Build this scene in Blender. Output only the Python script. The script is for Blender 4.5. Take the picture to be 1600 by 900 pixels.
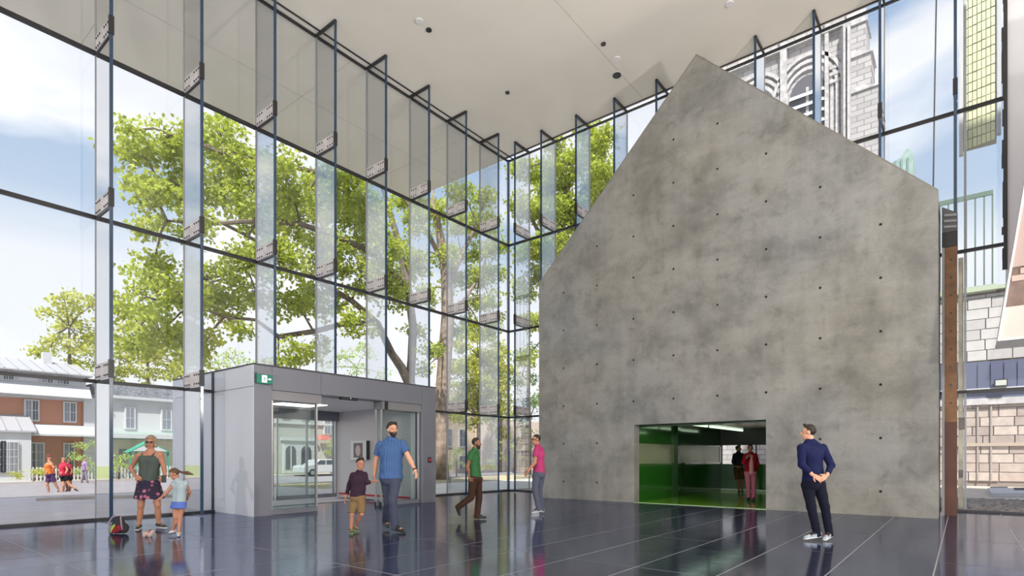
import bpy, bmesh, math, random
import numpy as np
from mathutils import Vector, Matrix
random.seed(7); np.random.seed(7)
for o in list(bpy.data.objects): bpy.data.objects.remove(o)
SC = bpy.context.scene
COL = SC.collection
# ------------------------------------------------------------------ camera
CAM_H = 1.3; FPX = 887.0; HOR = 715.0
cd = bpy.data.cameras.new('camera'); cam = bpy.data.objects.new('camera', cd); COL.objects.link(cam)
cam.location = (0, 0, CAM_H); cam.rotation_euler = (math.radians(90), 0, math.atan2(.6225, .7829) - math.pi/2)
cd.sensor_width = 36; cd.lens = 36*FPX/1600; cd.shift_y = (HOR-450)/1600; cd.clip_end = 600; cd.clip_start = .05
SC.camera = cam
# ------------------------------------------------------------------ world, sun, exposure
SC.view_settings.view_transform = 'Standard'; SC.view_settings.look = 'None'
SC.view_settings.gamma = 1; SC.view_settings.use_curve_mapping = False
SC.view_settings.exposure = 0.28
try:
    SC.cycles.transparent_max_bounces = 40; SC.cycles.max_bounces = 12; SC.cycles.diffuse_bounces = 5
    SC.cycles.sample_clamp_indirect = 6
except Exception: pass
W = bpy.data.worlds.new('world'); SC.world = W; W.use_nodes = True
wn = W.node_tree.nodes; wl = W.node_tree.links; wn.clear()
def wnode(t, **k):
    n = wn.new(t)
    for a, b in k.items(): setattr(n, a, b)
    return n
wo = wnode('ShaderNodeOutputWorld'); bg = wnode('ShaderNodeBackground'); wl.new(bg.outputs[0], wo.inputs[0])
tc = wnode('ShaderNodeTexCoord'); mp = wnode('ShaderNodeMapping'); mp.inputs['Scale'].default_value = (1, 1, 1.9)
mp.inputs['Location'].default_value = (9.1, 4.4, 1.4)
wl.new(tc.outputs['Generated'], mp.inputs[0])
nz = wnode('ShaderNodeTexNoise'); nz.inputs['Scale'].default_value = 1.8; nz.inputs['Detail'].default_value = 8; nz.inputs['Roughness'].default_value = .5
nz.inputs['Distortion'].default_value = .3
wl.new(mp.outputs[0], nz.inputs['Vector'])
cr = wnode('ShaderNodeValToRGB'); cr.color_ramp.elements[0].position = .47; cr.color_ramp.elements[1].position = .56
wl.new(nz.outputs[0], cr.inputs[0])
sx = wnode('ShaderNodeSeparateXYZ'); wl.new(tc.outputs['Generated'], sx.inputs[0])
ge = wnode('ShaderNodeValToRGB')
ge.color_ramp.elements[0].position = 0.0; ge.color_ramp.elements[0].color = (.56, .57, .60, 1)
for _p, _c in ((.27, (.54, .56, .60, 1)), (.35, (.29, .37, .48, 1))): ge.color_ramp.elements.new(_p).color = _c
ge.color_ramp.elements[-1].position = .75; ge.color_ramp.elements[-1].color = (.20, .285, .44, 1)
wl.new(sx.outputs['Z'], ge.inputs[0])
mx = wnode('ShaderNodeMixRGB'); wl.new(cr.outputs[0], mx.inputs[0]); wl.new(ge.outputs[0], mx.inputs[1]); 
n2 = wnode('ShaderNodeTexNoise'); n2.inputs['Scale'].default_value = 3.1; n2.inputs['Detail'].default_value = 6; wl.new(mp.outputs[0], n2.inputs['Vector'])
cc = wnode('ShaderNodeValToRGB'); cc.color_ramp.elements[0].position = .35; cc.color_ramp.elements[1].position = .6
cc.color_ramp.elements[0].color = (.54, .55, .59, 1); cc.color_ramp.elements[1].color = (.68, .68, .70, 1)
wl.new(n2.outputs[0], cc.inputs[0]); wl.new(cc.outputs[0], mx.inputs[2])
wl.new(mx.outputs[0], bg.inputs[0]); bg.inputs[1].default_value = 1.5
sd = bpy.data.lights.new('sun', 'SUN'); sun = bpy.data.objects.new('sun', sd); COL.objects.link(sun)
sd.energy = 6.6; sd.angle = math.radians(2); sd.color = (1, .95, .86)
sun.rotation_euler = Vector((.65, .42, -1.05)).to_track_quat('-Z', 'Y').to_euler()
# unseen area lights added behind the camera to brighten ceiling, gable and floor
def flood(loc, aim, energy, size=.35, col=(1, .93, .84)):
    d = bpy.data.lights.new('fill_light', 'AREA'); d.energy = energy; d.size = size; d.color = col
    o = bpy.data.objects.new('fill_light', d); COL.objects.link(o); o.location = loc
    o.rotation_euler = (Vector(aim)-Vector(loc)).to_track_quat('-Z', 'Y').to_euler()
for _l, _a, _e in (((-6, -6.5, 4.5), (6, 6, 13), 780), ((8, -6.5, 4.5), (8, 4, 13), 720), ((14, -6.5, 4.5), (14, 3, 13), 400), ((-12, 4, 4.5), (2, 8, 13), 700),
                   ((-5, -7, 3.5), (15, 8, 1.5), 200), ((2, -7.2, 3.5), (15, 3, 1.5), 160), ((4, -6, 12.6), (12, 6, 0), 60)):
    flood(_l, _a, _e)
# ------------------------------------------------------------------ pixel <-> place helpers
def ray(px):
    r = (px-800)/FPX
    return (.6223*r+.7829, -.7826*r+.6225)
def at(px, py, dep):
    a, b = ray(px); return Vector((a*dep, b*dep, CAM_H+(HOR-py)*dep/FPX))
def onY(px, py, Y):
    a, b = ray(px); return at(px, py, Y/b)
def onX(px, py, X):
    a, b = ray(px); return at(px, py, X/a)
# ------------------------------------------------------------------ materials
MC = {}
def mat(name, col, rough=.6, metal=0, noise=0, nscale=8, bump=0, spec=.5, emit=0, coat=0, alpha=1, detail=5):
    if name in MC: return MC[name]
    m = bpy.data.materials.new(name); m.use_nodes = True; MC[name] = m
    nt = m.node_tree; b = nt.nodes['Principled BSDF']
    b.inputs['Base Color'].default_value = (*col, 1); b.inputs['Roughness'].default_value = rough
    b.inputs['Metallic'].default_value = metal; b.inputs['Specular IOR Level'].default_value = spec
    b.inputs['Coat Weight'].default_value = coat
    if emit:
        b.inputs['Emission Color'].default_value = (*col, 1); b.inputs['Emission Strength'].default_value = emit
    if noise or bump:
        t = nt.nodes.new('ShaderNodeTexCoord'); n = nt.nodes.new('ShaderNodeTexNoise')
        n.inputs['Scale'].default_value = nscale; n.inputs['Detail'].default_value = detail
        nt.links.new(t.outputs['Object'], n.inputs['Vector'])
        if noise:
            r = nt.nodes.new('ShaderNodeValToRGB')
            r.color_ramp.elements[0].position = .3; r.color_ramp.elements[1].position = .7
            r.color_ramp.elements[0].color = (*[max(0, c*(1-noise)) for c in col], 1)
            r.color_ramp.elements[1].color = (*[min(1, c*(1+noise)) for c in col], 1)
            nt.links.new(n.outputs[0], r.inputs[0]); nt.links.new(r.outputs[0], b.inputs['Base Color'])
        if bump:
            bu = nt.nodes.new('ShaderNodeBump'); bu.inputs['Strength'].default_value = bump; bu.inputs['Distance'].default_value = .01
            nt.links.new(n.outputs[0], bu.inputs['Height']); nt.links.new(bu.outputs[0], b.inputs['Normal'])
    return m
def S(r, g, b):
    f = lambda c: ((c/255+.055)/1.055)**2.4 if c > 10 else c/255/12.92
    return (f(r), f(g), f(b))
def glass(name, tint=(.93, .97, .98), ior=1.5, boost=1.0, rough=0.0):
    if name in MC: return MC[name]
    m = bpy.data.materials.new(name); m.use_nodes = True; MC[name] = m
    nt = m.node_tree; nt.nodes.clear(); N = nt.nodes; K = nt.links
    o = N.new('ShaderNodeOutputMaterial'); tr = N.new('ShaderNodeBsdfTransparent'); gl = N.new('ShaderNodeBsdfGlossy')
    mi = N.new('ShaderNodeMixShader'); lw = N.new('ShaderNodeLayerWeight'); lw.inputs[0].default_value = .5
    f0 = ((ior-1)/(ior+1))**2
    pw = N.new('ShaderNodeMath'); pw.operation = 'POWER'; pw.inputs[1].default_value = 5; K.new(lw.outputs['Facing'], pw.inputs[0])
    ma = N.new('ShaderNodeMath'); ma.operation = 'MULTIPLY_ADD'; ma.inputs[1].default_value = 1-f0; ma.inputs[2].default_value = f0; K.new(pw.outputs[0], ma.inputs[0])
    mu = N.new('ShaderNodeMath'); mu.operation = 'MULTIPLY'; mu.inputs[1].default_value = boost; mu.use_clamp = True
    K.new(ma.outputs[0], mu.inputs[0]); tr.inputs[0].default_value = (*tint, 1); gl.inputs['Roughness'].default_value = rough
    K.new(mu.outputs[0], mi.inputs[0]); K.new(tr.outputs[0], mi.inputs[1]); K.new(gl.outputs[0], mi.inputs[2]); K.new(mi.outputs[0], o.inputs[0])
    return m
# ------------------------------------------------------------------ mesh helpers
class MB:
    def __init__(s): s.v = []; s.f = []
    def quad(s, a, b, c, d):
        i = len(s.v); s.v += [tuple(a), tuple(b), tuple(c), tuple(d)]; s.f.append((i, i+1, i+2, i+3)); return s
    def box(s, x0, x1, y0, y1, z0, z1):
        i = len(s.v)
        s.v += [(x, y, z) for z in (z0, z1) for (x, y) in ((x0, y0), (x1, y0), (x1, y1), (x0, y1))]
        for f in ((0, 3, 2, 1), (4, 5, 6, 7), (0, 1, 5, 4), (1, 2, 6, 5), (2, 3, 7, 6), (3, 0, 4, 7)): s.f.append(tuple(i+k for k in f))
        return s
    def prism(s, poly, z0, z1, axis='z'):
        i = len(s.v); n = len(poly)
        for z in (z0, z1):
            for (a, b) in poly:
                s.v.append({'z': (a, b, z), 'x': (z, a, b), 'y': (a, z, b)}[axis])
        s.f.append(tuple(i+k for k in range(n))[::-1]); s.f.append(tuple(i+n+k for k in range(n)))
        for k in range(n): s.f.append((i+k, i+(k+1) % n, i+n+(k+1) % n, i+n+k))
        return s
    def tube(s, pts, rad, n=8, cap=True):
        pts = [Vector(p) for p in pts]
        if not hasattr(rad, '__len__'): rad = [rad]*len(pts)
        i0 = len(s.v); prev = None
        for k, p in enumerate(pts):
            d = (pts[min(k+1, len(pts)-1)]-pts[max(k-1, 0)])
            d = d.normalized() if d.length > 1e-9 else Vector((0, 0, 1))
            if prev is None:
                a = d.cross(Vector((0, 0, 1)));
                if a.length < .05: a = d.cross(Vector((1, 0, 0)))
            else: a = prev-d*prev.dot(d)
            a.normalize(); prev = a; b = d.cross(a)
            for j in range(n):
                t = 2*math.pi*j/n; s.v.append(tuple(p+(a*math.cos(t)+b*math.sin(t))*rad[k]))
        for k in range(len(pts)-1):
            for j in range(n):
                s.f.append((i0+k*n+j, i0+k*n+(j+1) % n, i0+(k+1)*n+(j+1) % n, i0+(k+1)*n+j))
        if cap:
            s.f.append(tuple(i0+j for j in range(n))[::-1]); s.f.append(tuple(i0+(len(pts)-1)*n+j for j in range(n)))
        return s
    def build(s, name, m, parent=None, bevel=0, smooth=False):
        me = bpy.data.meshes.new(name); me.from_pydata(s.v, [], s.f); me.update()
        bm = bmesh.new(); bm.from_mesh(me); bmesh.ops.recalc_face_normals(bm, faces=bm.faces)
        if bevel: bmesh.ops.bevel(bm, geom=bm.edges[:], offset=bevel, segments=1, affect='EDGES')
        bm.to_mesh(me); bm.free()
        return mesh_obj(name, me, m, parent, smooth)
def mesh_obj(name, me, m, parent=None, smooth=False):
    o = bpy.data.objects.new(name, me); COL.objects.link(o)
    if m: me.materials.append(m)
    if smooth: me.polygons.foreach_set('use_smooth', [True]*len(me.polygons))
    if parent:
        o.parent = parent
        q = parent; off = Vector((0, 0, 0))
        while q: off += Vector(q.location); q = q.parent
        o.location = -off      # all roots are unrotated: meshes are written in world coordinates
    return o
def empty(name, loc=(0, 0, 0), label=None, cat=None, group=None, kind=None, parent=None):
    o = bpy.data.objects.new(name, None); COL.objects.link(o); o.location = loc; o.empty_display_size = .2
    if parent:
        o.parent = parent; o.location = Vector(loc)-Vector(parent.location)
    return tag(o, label, cat, group, kind)
def tag(o, label=None, cat=None, group=None, kind=None):
    if label: o['label'] = label
    if cat: o['category'] = cat
    if group: o['group'] = group
    if kind: o['kind'] = kind
    return o
def box(name, m, b, parent=None, bevel=0): return MB().box(*b).build(name, m, parent, bevel)
def copy_to(o, dv, parent):
    c = o.copy(); COL.objects.link(c); c.parent = parent; c.location = Vector(o.location)+Vector(dv); return c
def ico(c, r, sub=2, sc=(1, 1, 1)):
    bm = bmesh.new(); bmesh.ops.create_icosphere(bm, subdivisions=sub, radius=r)
    v = [tuple(Vector(c)+Vector((p.co.x*sc[0], p.co.y*sc[1], p.co.z*sc[2]))) for p in bm.verts]; f = [tuple(q.index for q in p.verts) for p in bm.faces]
    bm.free(); return v, f
def add_ico(mb, c, r, sub=2, sc=(1, 1, 1)):
    v, f = ico(c, r, sub, sc); i = len(mb.v); mb.v += v; mb.f += [tuple(i+k for k in q) for q in f]; return mb
# ================================================================== the hall
ZC = 13.05; XB = 17.5; YA = 14.1; TR = (2.88, 6.27, 9.67)
def concrete_mat(name, base, dark=.62, lines=True, stripe=1.2):
    m = bpy.data.materials.new(name); m.use_nodes = True; nt = m.node_tree; N = nt.nodes; L = nt.links
    b = N['Principled BSDF']; b.inputs['Roughness'].default_value = .75; b.inputs['Specular IOR Level'].default_value = .3
    t = N.new('ShaderNodeTexCoord')
    def nse(sc, det, scale=(1, 1, 1), dist=0, rough=.6):
        mp = N.new('ShaderNodeMapping'); mp.inputs['Scale'].default_value = scale; L.new(t.outputs['Object'], mp.inputs[0])
        n = N.new('ShaderNodeTexNoise'); n.inputs['Scale'].default_value = sc; n.inputs['Detail'].default_value = det; n.inputs['Distortion'].default_value = dist; n.inputs['Roughness'].default_value = rough
        L.new(mp.outputs[0], n.inputs['Vector']); return n
    def ramp(src, a, b_, ca, cb):
        r = N.new('ShaderNodeValToRGB'); r.color_ramp.elements[0].position = a; r.color_ramp.elements[1].position = b_
        r.color_ramp.elements[0].color = (ca, ca, ca, 1); r.color_ramp.elements[1].color = (cb, cb, cb, 1); L.new(src, r.inputs[0]); return r
    def mul(a, bb):
        x = N.new('ShaderNodeMixRGB'); x.blend_type = 'MULTIPLY'; x.inputs[0].default_value = 1; L.new(a, x.inputs[1]); L.new(bb, x.inputs[2]); return x.outputs[0]
    tone = N.new('ShaderNodeValToRGB'); n0 = nse(.35, 3); L.new(n0.outputs[0], tone.inputs[0])
    tone.color_ramp.elements[0].position = .38; tone.color_ramp.elements[0].color = (base[0]*.97, base[1]*.99, base[2]*1.02, 1)
    tone.color_ramp.elements[1].position = .62; tone.color_ramp.elements[1].color = (base[0]*1.02, base[1]*1.0, base[2]*.95, 1)
    blot = ramp(nse(.8, 8, (1, 1, 1.1), .25, .62).outputs[0], .32, .60, dark, 1.06)
    spot = ramp(nse(2.6, 7, (1, 1, 1), .4, .66).outputs[0], .30, .48, .80, 1.03)
    streak = ramp(nse(3.2, 4, (1, 1, .07)).outputs[0], .3, .7, .93, 1.06)
    hst = ramp(nse(1.3, 5, (1, .35, 2.2), .2).outputs[0], .35, .65, .92, 1.05)
    fine = ramp(nse(26, 4).outputs[0], .3, .7, .94, 1.05)
    c = tone.outputs[0]
    for q in (blot, spot, streak, hst, fine): c = mul(c, q.outputs[0])
    L.new(c, b.inputs['Base Color'])
    bu = N.new('ShaderNodeBump'); bu.inputs['Strength'].default_value = .25; bu.inputs['Distance'].default_value = .02
    L.new(blot.outputs[0], bu.inputs['Height']); L.new(bu.outputs[0], b.inputs['Normal'])
    return m
M_CONC = concrete_mat('board_concrete', (.275, .273, .260), .66)
def slate(name, base):
    m = mat(name, base, .07, 0, .35, 1.6, 0, .9, detail=8)
    nt = m.node_tree; b = nt.nodes['Principled BSDF']; t = nt.nodes.new('ShaderNodeTexCoord')
    mp = nt.nodes.new('ShaderNodeMapping'); mp.inputs['Scale'].default_value = (5, .6, 1); n = nt.nodes.new('ShaderNodeTexNoise'); n.inputs['Scale'].default_value = 1.4; n.inputs['Detail'].default_value = 7
    r = nt.nodes.new('ShaderNodeMapRange'); r.inputs[3].default_value = .05; r.inputs[4].default_value = .17
    nt.links.new(t.outputs['Object'], mp.inputs[0]); nt.links.new(mp.outputs[0], n.inputs['Vector']); nt.links.new(n.outputs[0], r.inputs[0]); nt.links.new(r.outputs[0], b.inputs['Roughness'])
    b.inputs['IOR'].default_value = 3.2; b.inputs['Specular Tint'].default_value = (.82, .86, 1, 1)
    return m
M_TILE = [slate('slate_floor_a', (.028, .032, .060)), slate('slate_floor_b', (.034, .038, .068)), slate('slate_floor_c', (.024, .028, .052))]
M_GROUT = mat('floor_grout', (.34, .34, .36), .45)
M_CEIL = mat('warm_white_plaster', (.80, .765, .70), .8, 0, .03, .6)
M_DARK = mat('dark_bronze_metal', (.03, .03, .035), .4, .3)
M_EDGE = mat('blue_glass_edge', (.012, .045, .10), .15, 0, spec=.8)
M_LEDGE = mat('grey_silicone_edge', (.30, .31, .33), .4)
M_STEEL = mat('punched_steel_plate', (.62, .58, .57), .5, .1, .15, 6)
M_BOLT = mat('dark_bolt', (.05, .05, .055), .4, .5)
M_PANE = glass('clear_facade_glass', (.965, .975, .98), 1.5, 1.0)
M_FIN = glass('low_iron_fin_glass', (.95, .965, .98), 1.55, 4.6)
M_WHITE = mat('white_paint', (.78, .78, .79), .5)
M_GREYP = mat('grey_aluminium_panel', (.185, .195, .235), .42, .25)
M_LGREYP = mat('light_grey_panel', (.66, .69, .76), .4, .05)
M_JOINT = mat('panel_shadow_joint', (.06, .06, .07), .6)

# --- floor of slate slabs
floor = box('floor', M_GROUT, (-25, XB+.1, -8, YA+.1, -.2, -.003)); tag(floor, kind='structure')
xs = [-6.28, -4.2, -2.12, -.04, 2.04, 4.12, 6.2, 8.8, 11.4, 14.0, 17.52]
ys = [3.05+.93*k for k in range(-6, 12)]+[YA+.02]
base_tiles = {}
for i in range(len(xs)-1):
    for j in range(len(ys)-1):
        w, h = xs[i+1]-xs[i], ys[j+1]-ys[j]; k = random.randrange(3); key = (round(w, 2), round(h, 2), k)
        if key not in base_tiles:
            me = bpy.data.meshes.new('floor_tile'); g = .008
            mb = MB().box(g, w-g, g, h-g, -.013, 0); me.from_pydata(mb.v, [], mb.f)
            bm = bmesh.new(); bm.from_mesh(me); bmesh.ops.recalc_face_normals(bm, faces=bm.faces); bm.to_mesh(me); bm.free()
            me.materials.append(M_TILE[k]); base_tiles[key] = me
        o = bpy.data.objects.new('floor_tile', base_tiles[key]); COL.objects.link(o); o.parent = floor; o.location = (xs[i], ys[j], random.uniform(-.0008, .0008))
far = box('floor_slabs_beyond', M_TILE[0], (-24, -6.3, -7.5, YA, -.013, -.001), floor); far['kind'] = 'stuff'

# --- ceiling and outdoor soffit: one plane running through the glass
ceil = box('ceiling', M_CEIL, (-25, 17.35, -8, 19.62, ZC, ZC+.7)); tag(ceil, kind='structure')
for (p, q) in (((800, 0), (540, 140)), ((240, 90), (60, 240))): pass
M_CJ = mat('plaster_joint', (.50, .47, .43), .8)
for (x0, x1, y0, y1) in ((-25, 17.35, 8.2, 8.212), (-25, 17.35, 16.85, 16.862), (5.0, 5.012, YA+.1, 19.6), (10.2, 10.212, YA+.1, 19.6), (15.2, 15.212, YA+.1, 19.6)):
    box('ceiling_joint', M_CJ, (x0, x1, y0, y1, ZC-.004, ZC), ceil)
def disc(name, c, r, h, m, parent, n=16):
    return MB().prism([(c[0]+r*math.cos(2*math.pi*k/n), c[1]+r*math.sin(2*math.pi*k/n)) for k in range(n)], c[2]-h, c[2]).build(name, m, parent)
for (px, py, r, m) in ((964, 117, .13, M_DARK), (943, 68, .07, M_BOLT), (964, 91, .09, M_WHITE), (670, 46, .08, M_BOLT), (655, 32, .10, M_WHITE), (793, 144, .07, M_BOLT), (1140, 5, .1, M_WHITE)):
    a, b = ray(px); dep = (ZC-CAM_H)*FPX/(HOR-py)
    c = disc('ceiling_sensor', (a*dep, b*dep, ZC), r, .03, m, ceil)
    if r > .12: MB().prism([(a*dep+.17*math.cos(2*math.pi*k/16), b*dep+.17*math.sin(2*math.pi*k/16)) for k in range(16)], ZC-.006, ZC).build('sensor_ring', M_WHITE, c)
    c['label'] = 'small round fitting in the plaster'

# --- glass curtain walls
def glass_wall(name, along, pos, lines, ends, inward, tops, voids, finrng):
    """along 'x' (wall at y=pos) or 'y' (wall at x=pos); lines = fin positions; inward = sign towards the hall"""
    root = empty(name, (0, 0, 0), kind='structure')
    def bx(nm, m, u0, u1, v0, v1, z0, z1, parent):
        v0, v1 = sorted((pos+v0, pos+v1))
        return box(nm, m, (u0, u1, v0, v1, z0, z1) if along == 'x' else (v0, v1, u0, u1, z0, z1), parent)
    L = sorted(lines+[ends[0], ends[1]])
    zs = [0.02]+list(TR)+[ZC-.02]
    cut = lambda u0, u1, z0: [ (max(z0, vz)) for (a, b, vz) in voids if u1 > a+.01 and u0 < b-.01 ]
    for a, b in zip(L[:-1], L[1:]):
        pieces = [(a, b)]
        for (va, vb, vz) in voids:
            new = []
            for (p, q) in pieces:
                new += [(s_, t_) for s_, t_ in ((p, min(q, va)), (max(p, va), min(q, vb)), (max(p, vb), q)) if t_-s_ > .03]
            pieces = new
        for r in range(4):
            for (p, q) in (pieces if r <= 1 else [(a, b)]):
                z0, z1 = zs[r]+.025, zs[r+1]-.025
                for (va, vb, vz) in voids:
                    if q > va+.01 and p < vb-.01 and z0 < vz: z0 = vz+.01
                if z1-z0 > .1: bx('glass_pane', M_PANE, p+.012, q-.012, -.012, .012, z0, z1, root)
    for z in TR:
        seg = [(ends[0], ends[1])]
        for (va, vb, vz) in voids:
            if vz > z:
                seg = [x for (p, q) in seg for x in ((p, min(q, va)), (max(p, vb), q)) if x[1]-x[0] > .05]
        for (p, q) in seg: bx('transom', M_DARK, p, q, inward*-.02, inward*.07, z-.035, z+.035, root)
    bx('head_channel', M_DARK, ends[0], ends[1], inward*-.04, inward*.03, ZC-.055, ZC-.002, root)
    bx('head_channel', M_DARK, ends[0], ends[1], inward*.22, inward*.26, ZC-.025, ZC-.002, root)
    sg = [(ends[0], ends[1])]
    for (va, vb, vz) in voids: sg = [x for (p, q) in sg for x in ((p, min(q, va)), (max(p, vb), q)) if x[1]-x[0] > .05]
    for (p, q) in sg: bx('sill_channel', M_BOLT, p, q, inward*-.06, inward*.10, -.005, .045, root)
    D = .9
    for u in lines:
        z0 = .02
        for (va, vb, vz) in voids:
            if va-.02 < u < vb+.02: z0 = vz+.015
        fin = bx('glass_fin', M_FIN, u-.011, u+.011, inward*.02, inward*D, z0, ZC-.07, root)
        bx('inner_edge', M_EDGE, u-.030, u+.030, inward*D, inward*(D+.03), z0, ZC-.07, fin)
        bx('outer_edge', M_LEDGE, u-.022, u+.022, inward*-.006, inward*.03, z0, ZC-.07, fin)
        bx('top_shoe', M_DARK, u-.035, u+.035, inward*-.02, inward*(D+.03), ZC-.075, ZC-.002, fin)
        if not (finrng[0] < u < finrng[1]): continue
        for z in TR:
            if z < z0+.2: continue
            mb = MB()
            def add(m_, u0, u1, v0, v1, za, zb):
                v0, v1 = sorted((pos+v0, pos+v1)); m_.box(*((u0, u1, v0, v1, za, zb) if along == 'x' else (v0, v1, u0, u1, za, zb)))
            add(mb, u-.024, u+.024, inward*.05, inward*(D-.02), z+.02, z+.34)
            p_ = mb.build('splice_plate', M_STEEL, fin)
            mb = MB(); add(mb, u-.03, u+.03, inward*.05, inward*(D+.02), z-.045, z-.01); mb.build('splice_arm', M_DARK, fin)
            mb = MB()
            for k in (0, 1, 2, 4.6, 5.6, 6.6):
                for zz in (z+.07, z+.27):
                    v = .12+k*.105; add(mb, u-.038, u+.038, inward*v-.017, inward*v+.017, zz-.017, zz+.017)
            bo = mb.build('bolts', M_BOLT, fin)
            # collar round the fin's inner edge
            mb = MB(); add(mb, u-.045, u+.045, inward*(D-.01), inward*(D+.045), z+.0, z+.36); mb.build('edge_collar', M_DARK, fin)
    return root
xl = [XB-1.706*k for k in range(1, 18)]
wl_ = glass_wall('wall_left', 'x', YA, xl, (-13, XB-.02), -1, None, [(6.2, 11.66, 3.36)], (1, 17.4))
yl = [11.85-1.463*k for k in range(0, 9)]+[13.05]
wr_ = glass_wall('wall_right', 'y', XB, yl, (-1.62, YA-.02), -1, None, [(.42, 10.82, 2.75)], (-1.5, 14))
box('corner_post', M_LEDGE, (XB-.05, XB+.03, YA-.05, YA+.03, 0, ZC-.02), wr_)
box('corner_edge', M_EDGE, (XB-.09, XB-.05, YA-.09, YA-.05, 0, ZC-.02), wr_)
# --- solid sides of the hall behind the camera's shoulder
rr = box('wall_rear', M_WHITE, (-25, XB+.3, -8.3, -8, 0, ZC)); tag(rr, kind='structure')
r2 = box('wall_side', M_WHITE, (XB-.1, XB+.2, -8, -1.64, 0, ZC)); tag(r2, kind='structure')
box('edge_trim', M_DARK, (XB-.14, XB+.02, -1.63, -1.60, 0, ZC), r2)

# --- concrete gable front of the inner house
HX = 15.05; Y0, Y1, ZE, ZP = .42, 10.84, 6.95, 12.12; YM = (Y0+Y1)/2
OY0, OY1, OZ = 3.86, 7.45, 2.25
house = empty('concrete_gable_house', (HX, YM, 0), 'raw grey concrete house with a pointed gable inside the glass hall', 'house')
g = MB(); 
# front slab (with the opening), then the body behind it
poly = [(Y0, 0), (Y0, ZE), (YM, ZP), (Y1, ZE), (Y1, 0), (OY1, 0), (OY1, OZ), (OY0, OZ), (OY0, 0)]
g.prism(poly, HX, HX+.32, 'x')
front = g.build('gable_wall', M_CONC, house)
cut = bpy.data.meshes.new('cut'); cm = MB()
holes = []
colsY = [Y1-.95-1.206*k for k in range(8)]
for k, y in enumerate(colsY):
    for r in range(10):
        z = .545+1.193*r
        lim = ZE+(ZP-ZE)*(1-abs(y-YM)/((Y1-Y0)/2))-.75
        if z > lim-.15*0: continue
        if OY0-.1 < y < OY1+.15 and z < OZ+.15: continue
        holes.append((y, z))
for (y, z) in holes:
    cm.prism([(y+.032*math.cos(2*math.pi*t/10), z+.032*math.sin(2*math.pi*t/10)) for t in range(10)], HX-.05, HX+.06, 'x')
cut.from_pydata(cm.v, [], cm.f); co = bpy.data.objects.new('cut', cut); COL.objects.link(co)
bm = bmesh.new(); bm.from_mesh(cut); bmesh.ops.recalc_face_normals(bm, faces=bm.faces); bm.to_mesh(cut); bm.free()
co.location = (0, 0, 0)
md = front.modifiers.new('b', 'BOOLEAN'); md.operation = 'DIFFERENCE'; md.object = co; md.solver = 'EXACT'
bpy.context.view_layer.update()
dg = bpy.context.evaluated_depsgraph_get(); me2 = bpy.data.meshes.new_from_object(front.evaluated_get(dg)); front.modifiers.clear(); front.data = me2
bpy.data.objects.remove(co)
M_BLACK = mat('black_plug', (.012, .012, .012), .8)
for (y, z) in holes:
    MB().prism([(y+.031*math.cos(2*math.pi*t/10), z+.031*math.sin(2*math.pi*t/10)) for t in range(10)], HX+.012, HX+.05, 'x').build('tie_hole', M_BLACK, house)
# body behind: side walls and roof slabs
for (a, b) in ((Y0, Y0+.3), (Y1-.3, Y1)): MB().box(HX+.32, XB-.96, a, b, 0, ZE-.2).build('side_wall', M_CONC, house)
for sgn in (-1, 1):
    ye = Y0 if sgn < 0 else Y1
    MB().prism([(ye, ZE-.35), (ye, ZE-.03), (YM, ZP-.03), (YM, ZP-.35)], HX+.321, XB-.96, 'x').build('roof_slab', M_CONC, house)
M_FLASH = mat('roof_edge_metal', (.22, .21, .19), .5, .3)
for sgn in (-1, 1):
    ye = Y0 if sgn < 0 else Y1
    MB().prism([(ye, ZE), (ye, ZE+.045), (YM, ZP+.05), (YM, ZP)], HX-.0, HX+.4, 'x').build('roof_edge', M_FLASH, house)

# --- green passage inside the house
PX1 = 22.6
M_GRN = mat('deep_green_glass', (.020, .115, .012), .12, 0, spec=.7, coat=.4)
M_GRN2 = mat('darker_green_glass', (.008, .05, .008), .12, 0, spec=.7, coat=.4)
M_LIME = mat('lime_green_floor', (.26, .62, .03), .12, coat=.5)
M_GCEIL = mat('green_grey_ceiling', (.10, .17, .09), .25, coat=.3)
M_BAND = mat('greenish_beige_glass', (.20, .24, .13), .25)
M_TUBE = mat('passage_tube_lamp', (.75, 1, .7), .5, emit=1.2)
pas = empty('green_passage', (HX, 5.65, 0), 'green glass-lined passage seen through the low opening of the concrete house', 'passage')
box('passage_floor', M_LIME, (HX+.02, PX1, OY0-.35, OY1+.005, -.15, .006), pas)
box('threshold', mat('pale_threshold', (.45, .62, .35), .4), (HX-.01, HX+.03, OY0, OY1, -.012, .012), pas)
box('passage_ceiling', M_GCEIL, (HX+.33, PX1, OY0-.35, OY1+.2, 2.36, 2.5), pas)
box('soffit_beam', M_GRN2, (HX+.33, HX+.6, OY0-.3, OY1, 2.2, 2.36), pas)
for (a, b, m) in ((HX+.325, 18.05, M_GRN), (18.25, 20.6, M_GRN2), (20.6, PX1, M_GRN2)):
    box('lower_wall_panel', m, (a, b-.01, OY1+.01, OY1+.1, 0, 1.12), pas)
    box('upper_wall_panel', M_BAND, (a, b-.01, OY1+.03, OY1+.12, 1.12, 1.72), pas)
    box('top_wall_panel', M_GRN2 if m is M_GRN2 else M_GRN, (a, b-.01, OY1+.02, OY1+.1, 1.72, 2.36), pas)
box('passage_post', M_GRN2, (18.02, 18.25, OY1-.10, OY1+.1, 0, 2.36), pas)
box('right_wall', M_GRN2, (HX+.33, PX1, OY0-.45, OY0-.35, 0, 2.4), pas)
bw = box('end_wall_lower', M_GRN, (PX1, PX1+.12, OY0-.35, OY1+.1, .08, 1.05), pas)
box('end_skirting', mat('pale_green_line', (.4, .6, .35), .4), (PX1-.03, PX1, OY0-.35, OY1+.1, .0, .07), pas)
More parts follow.
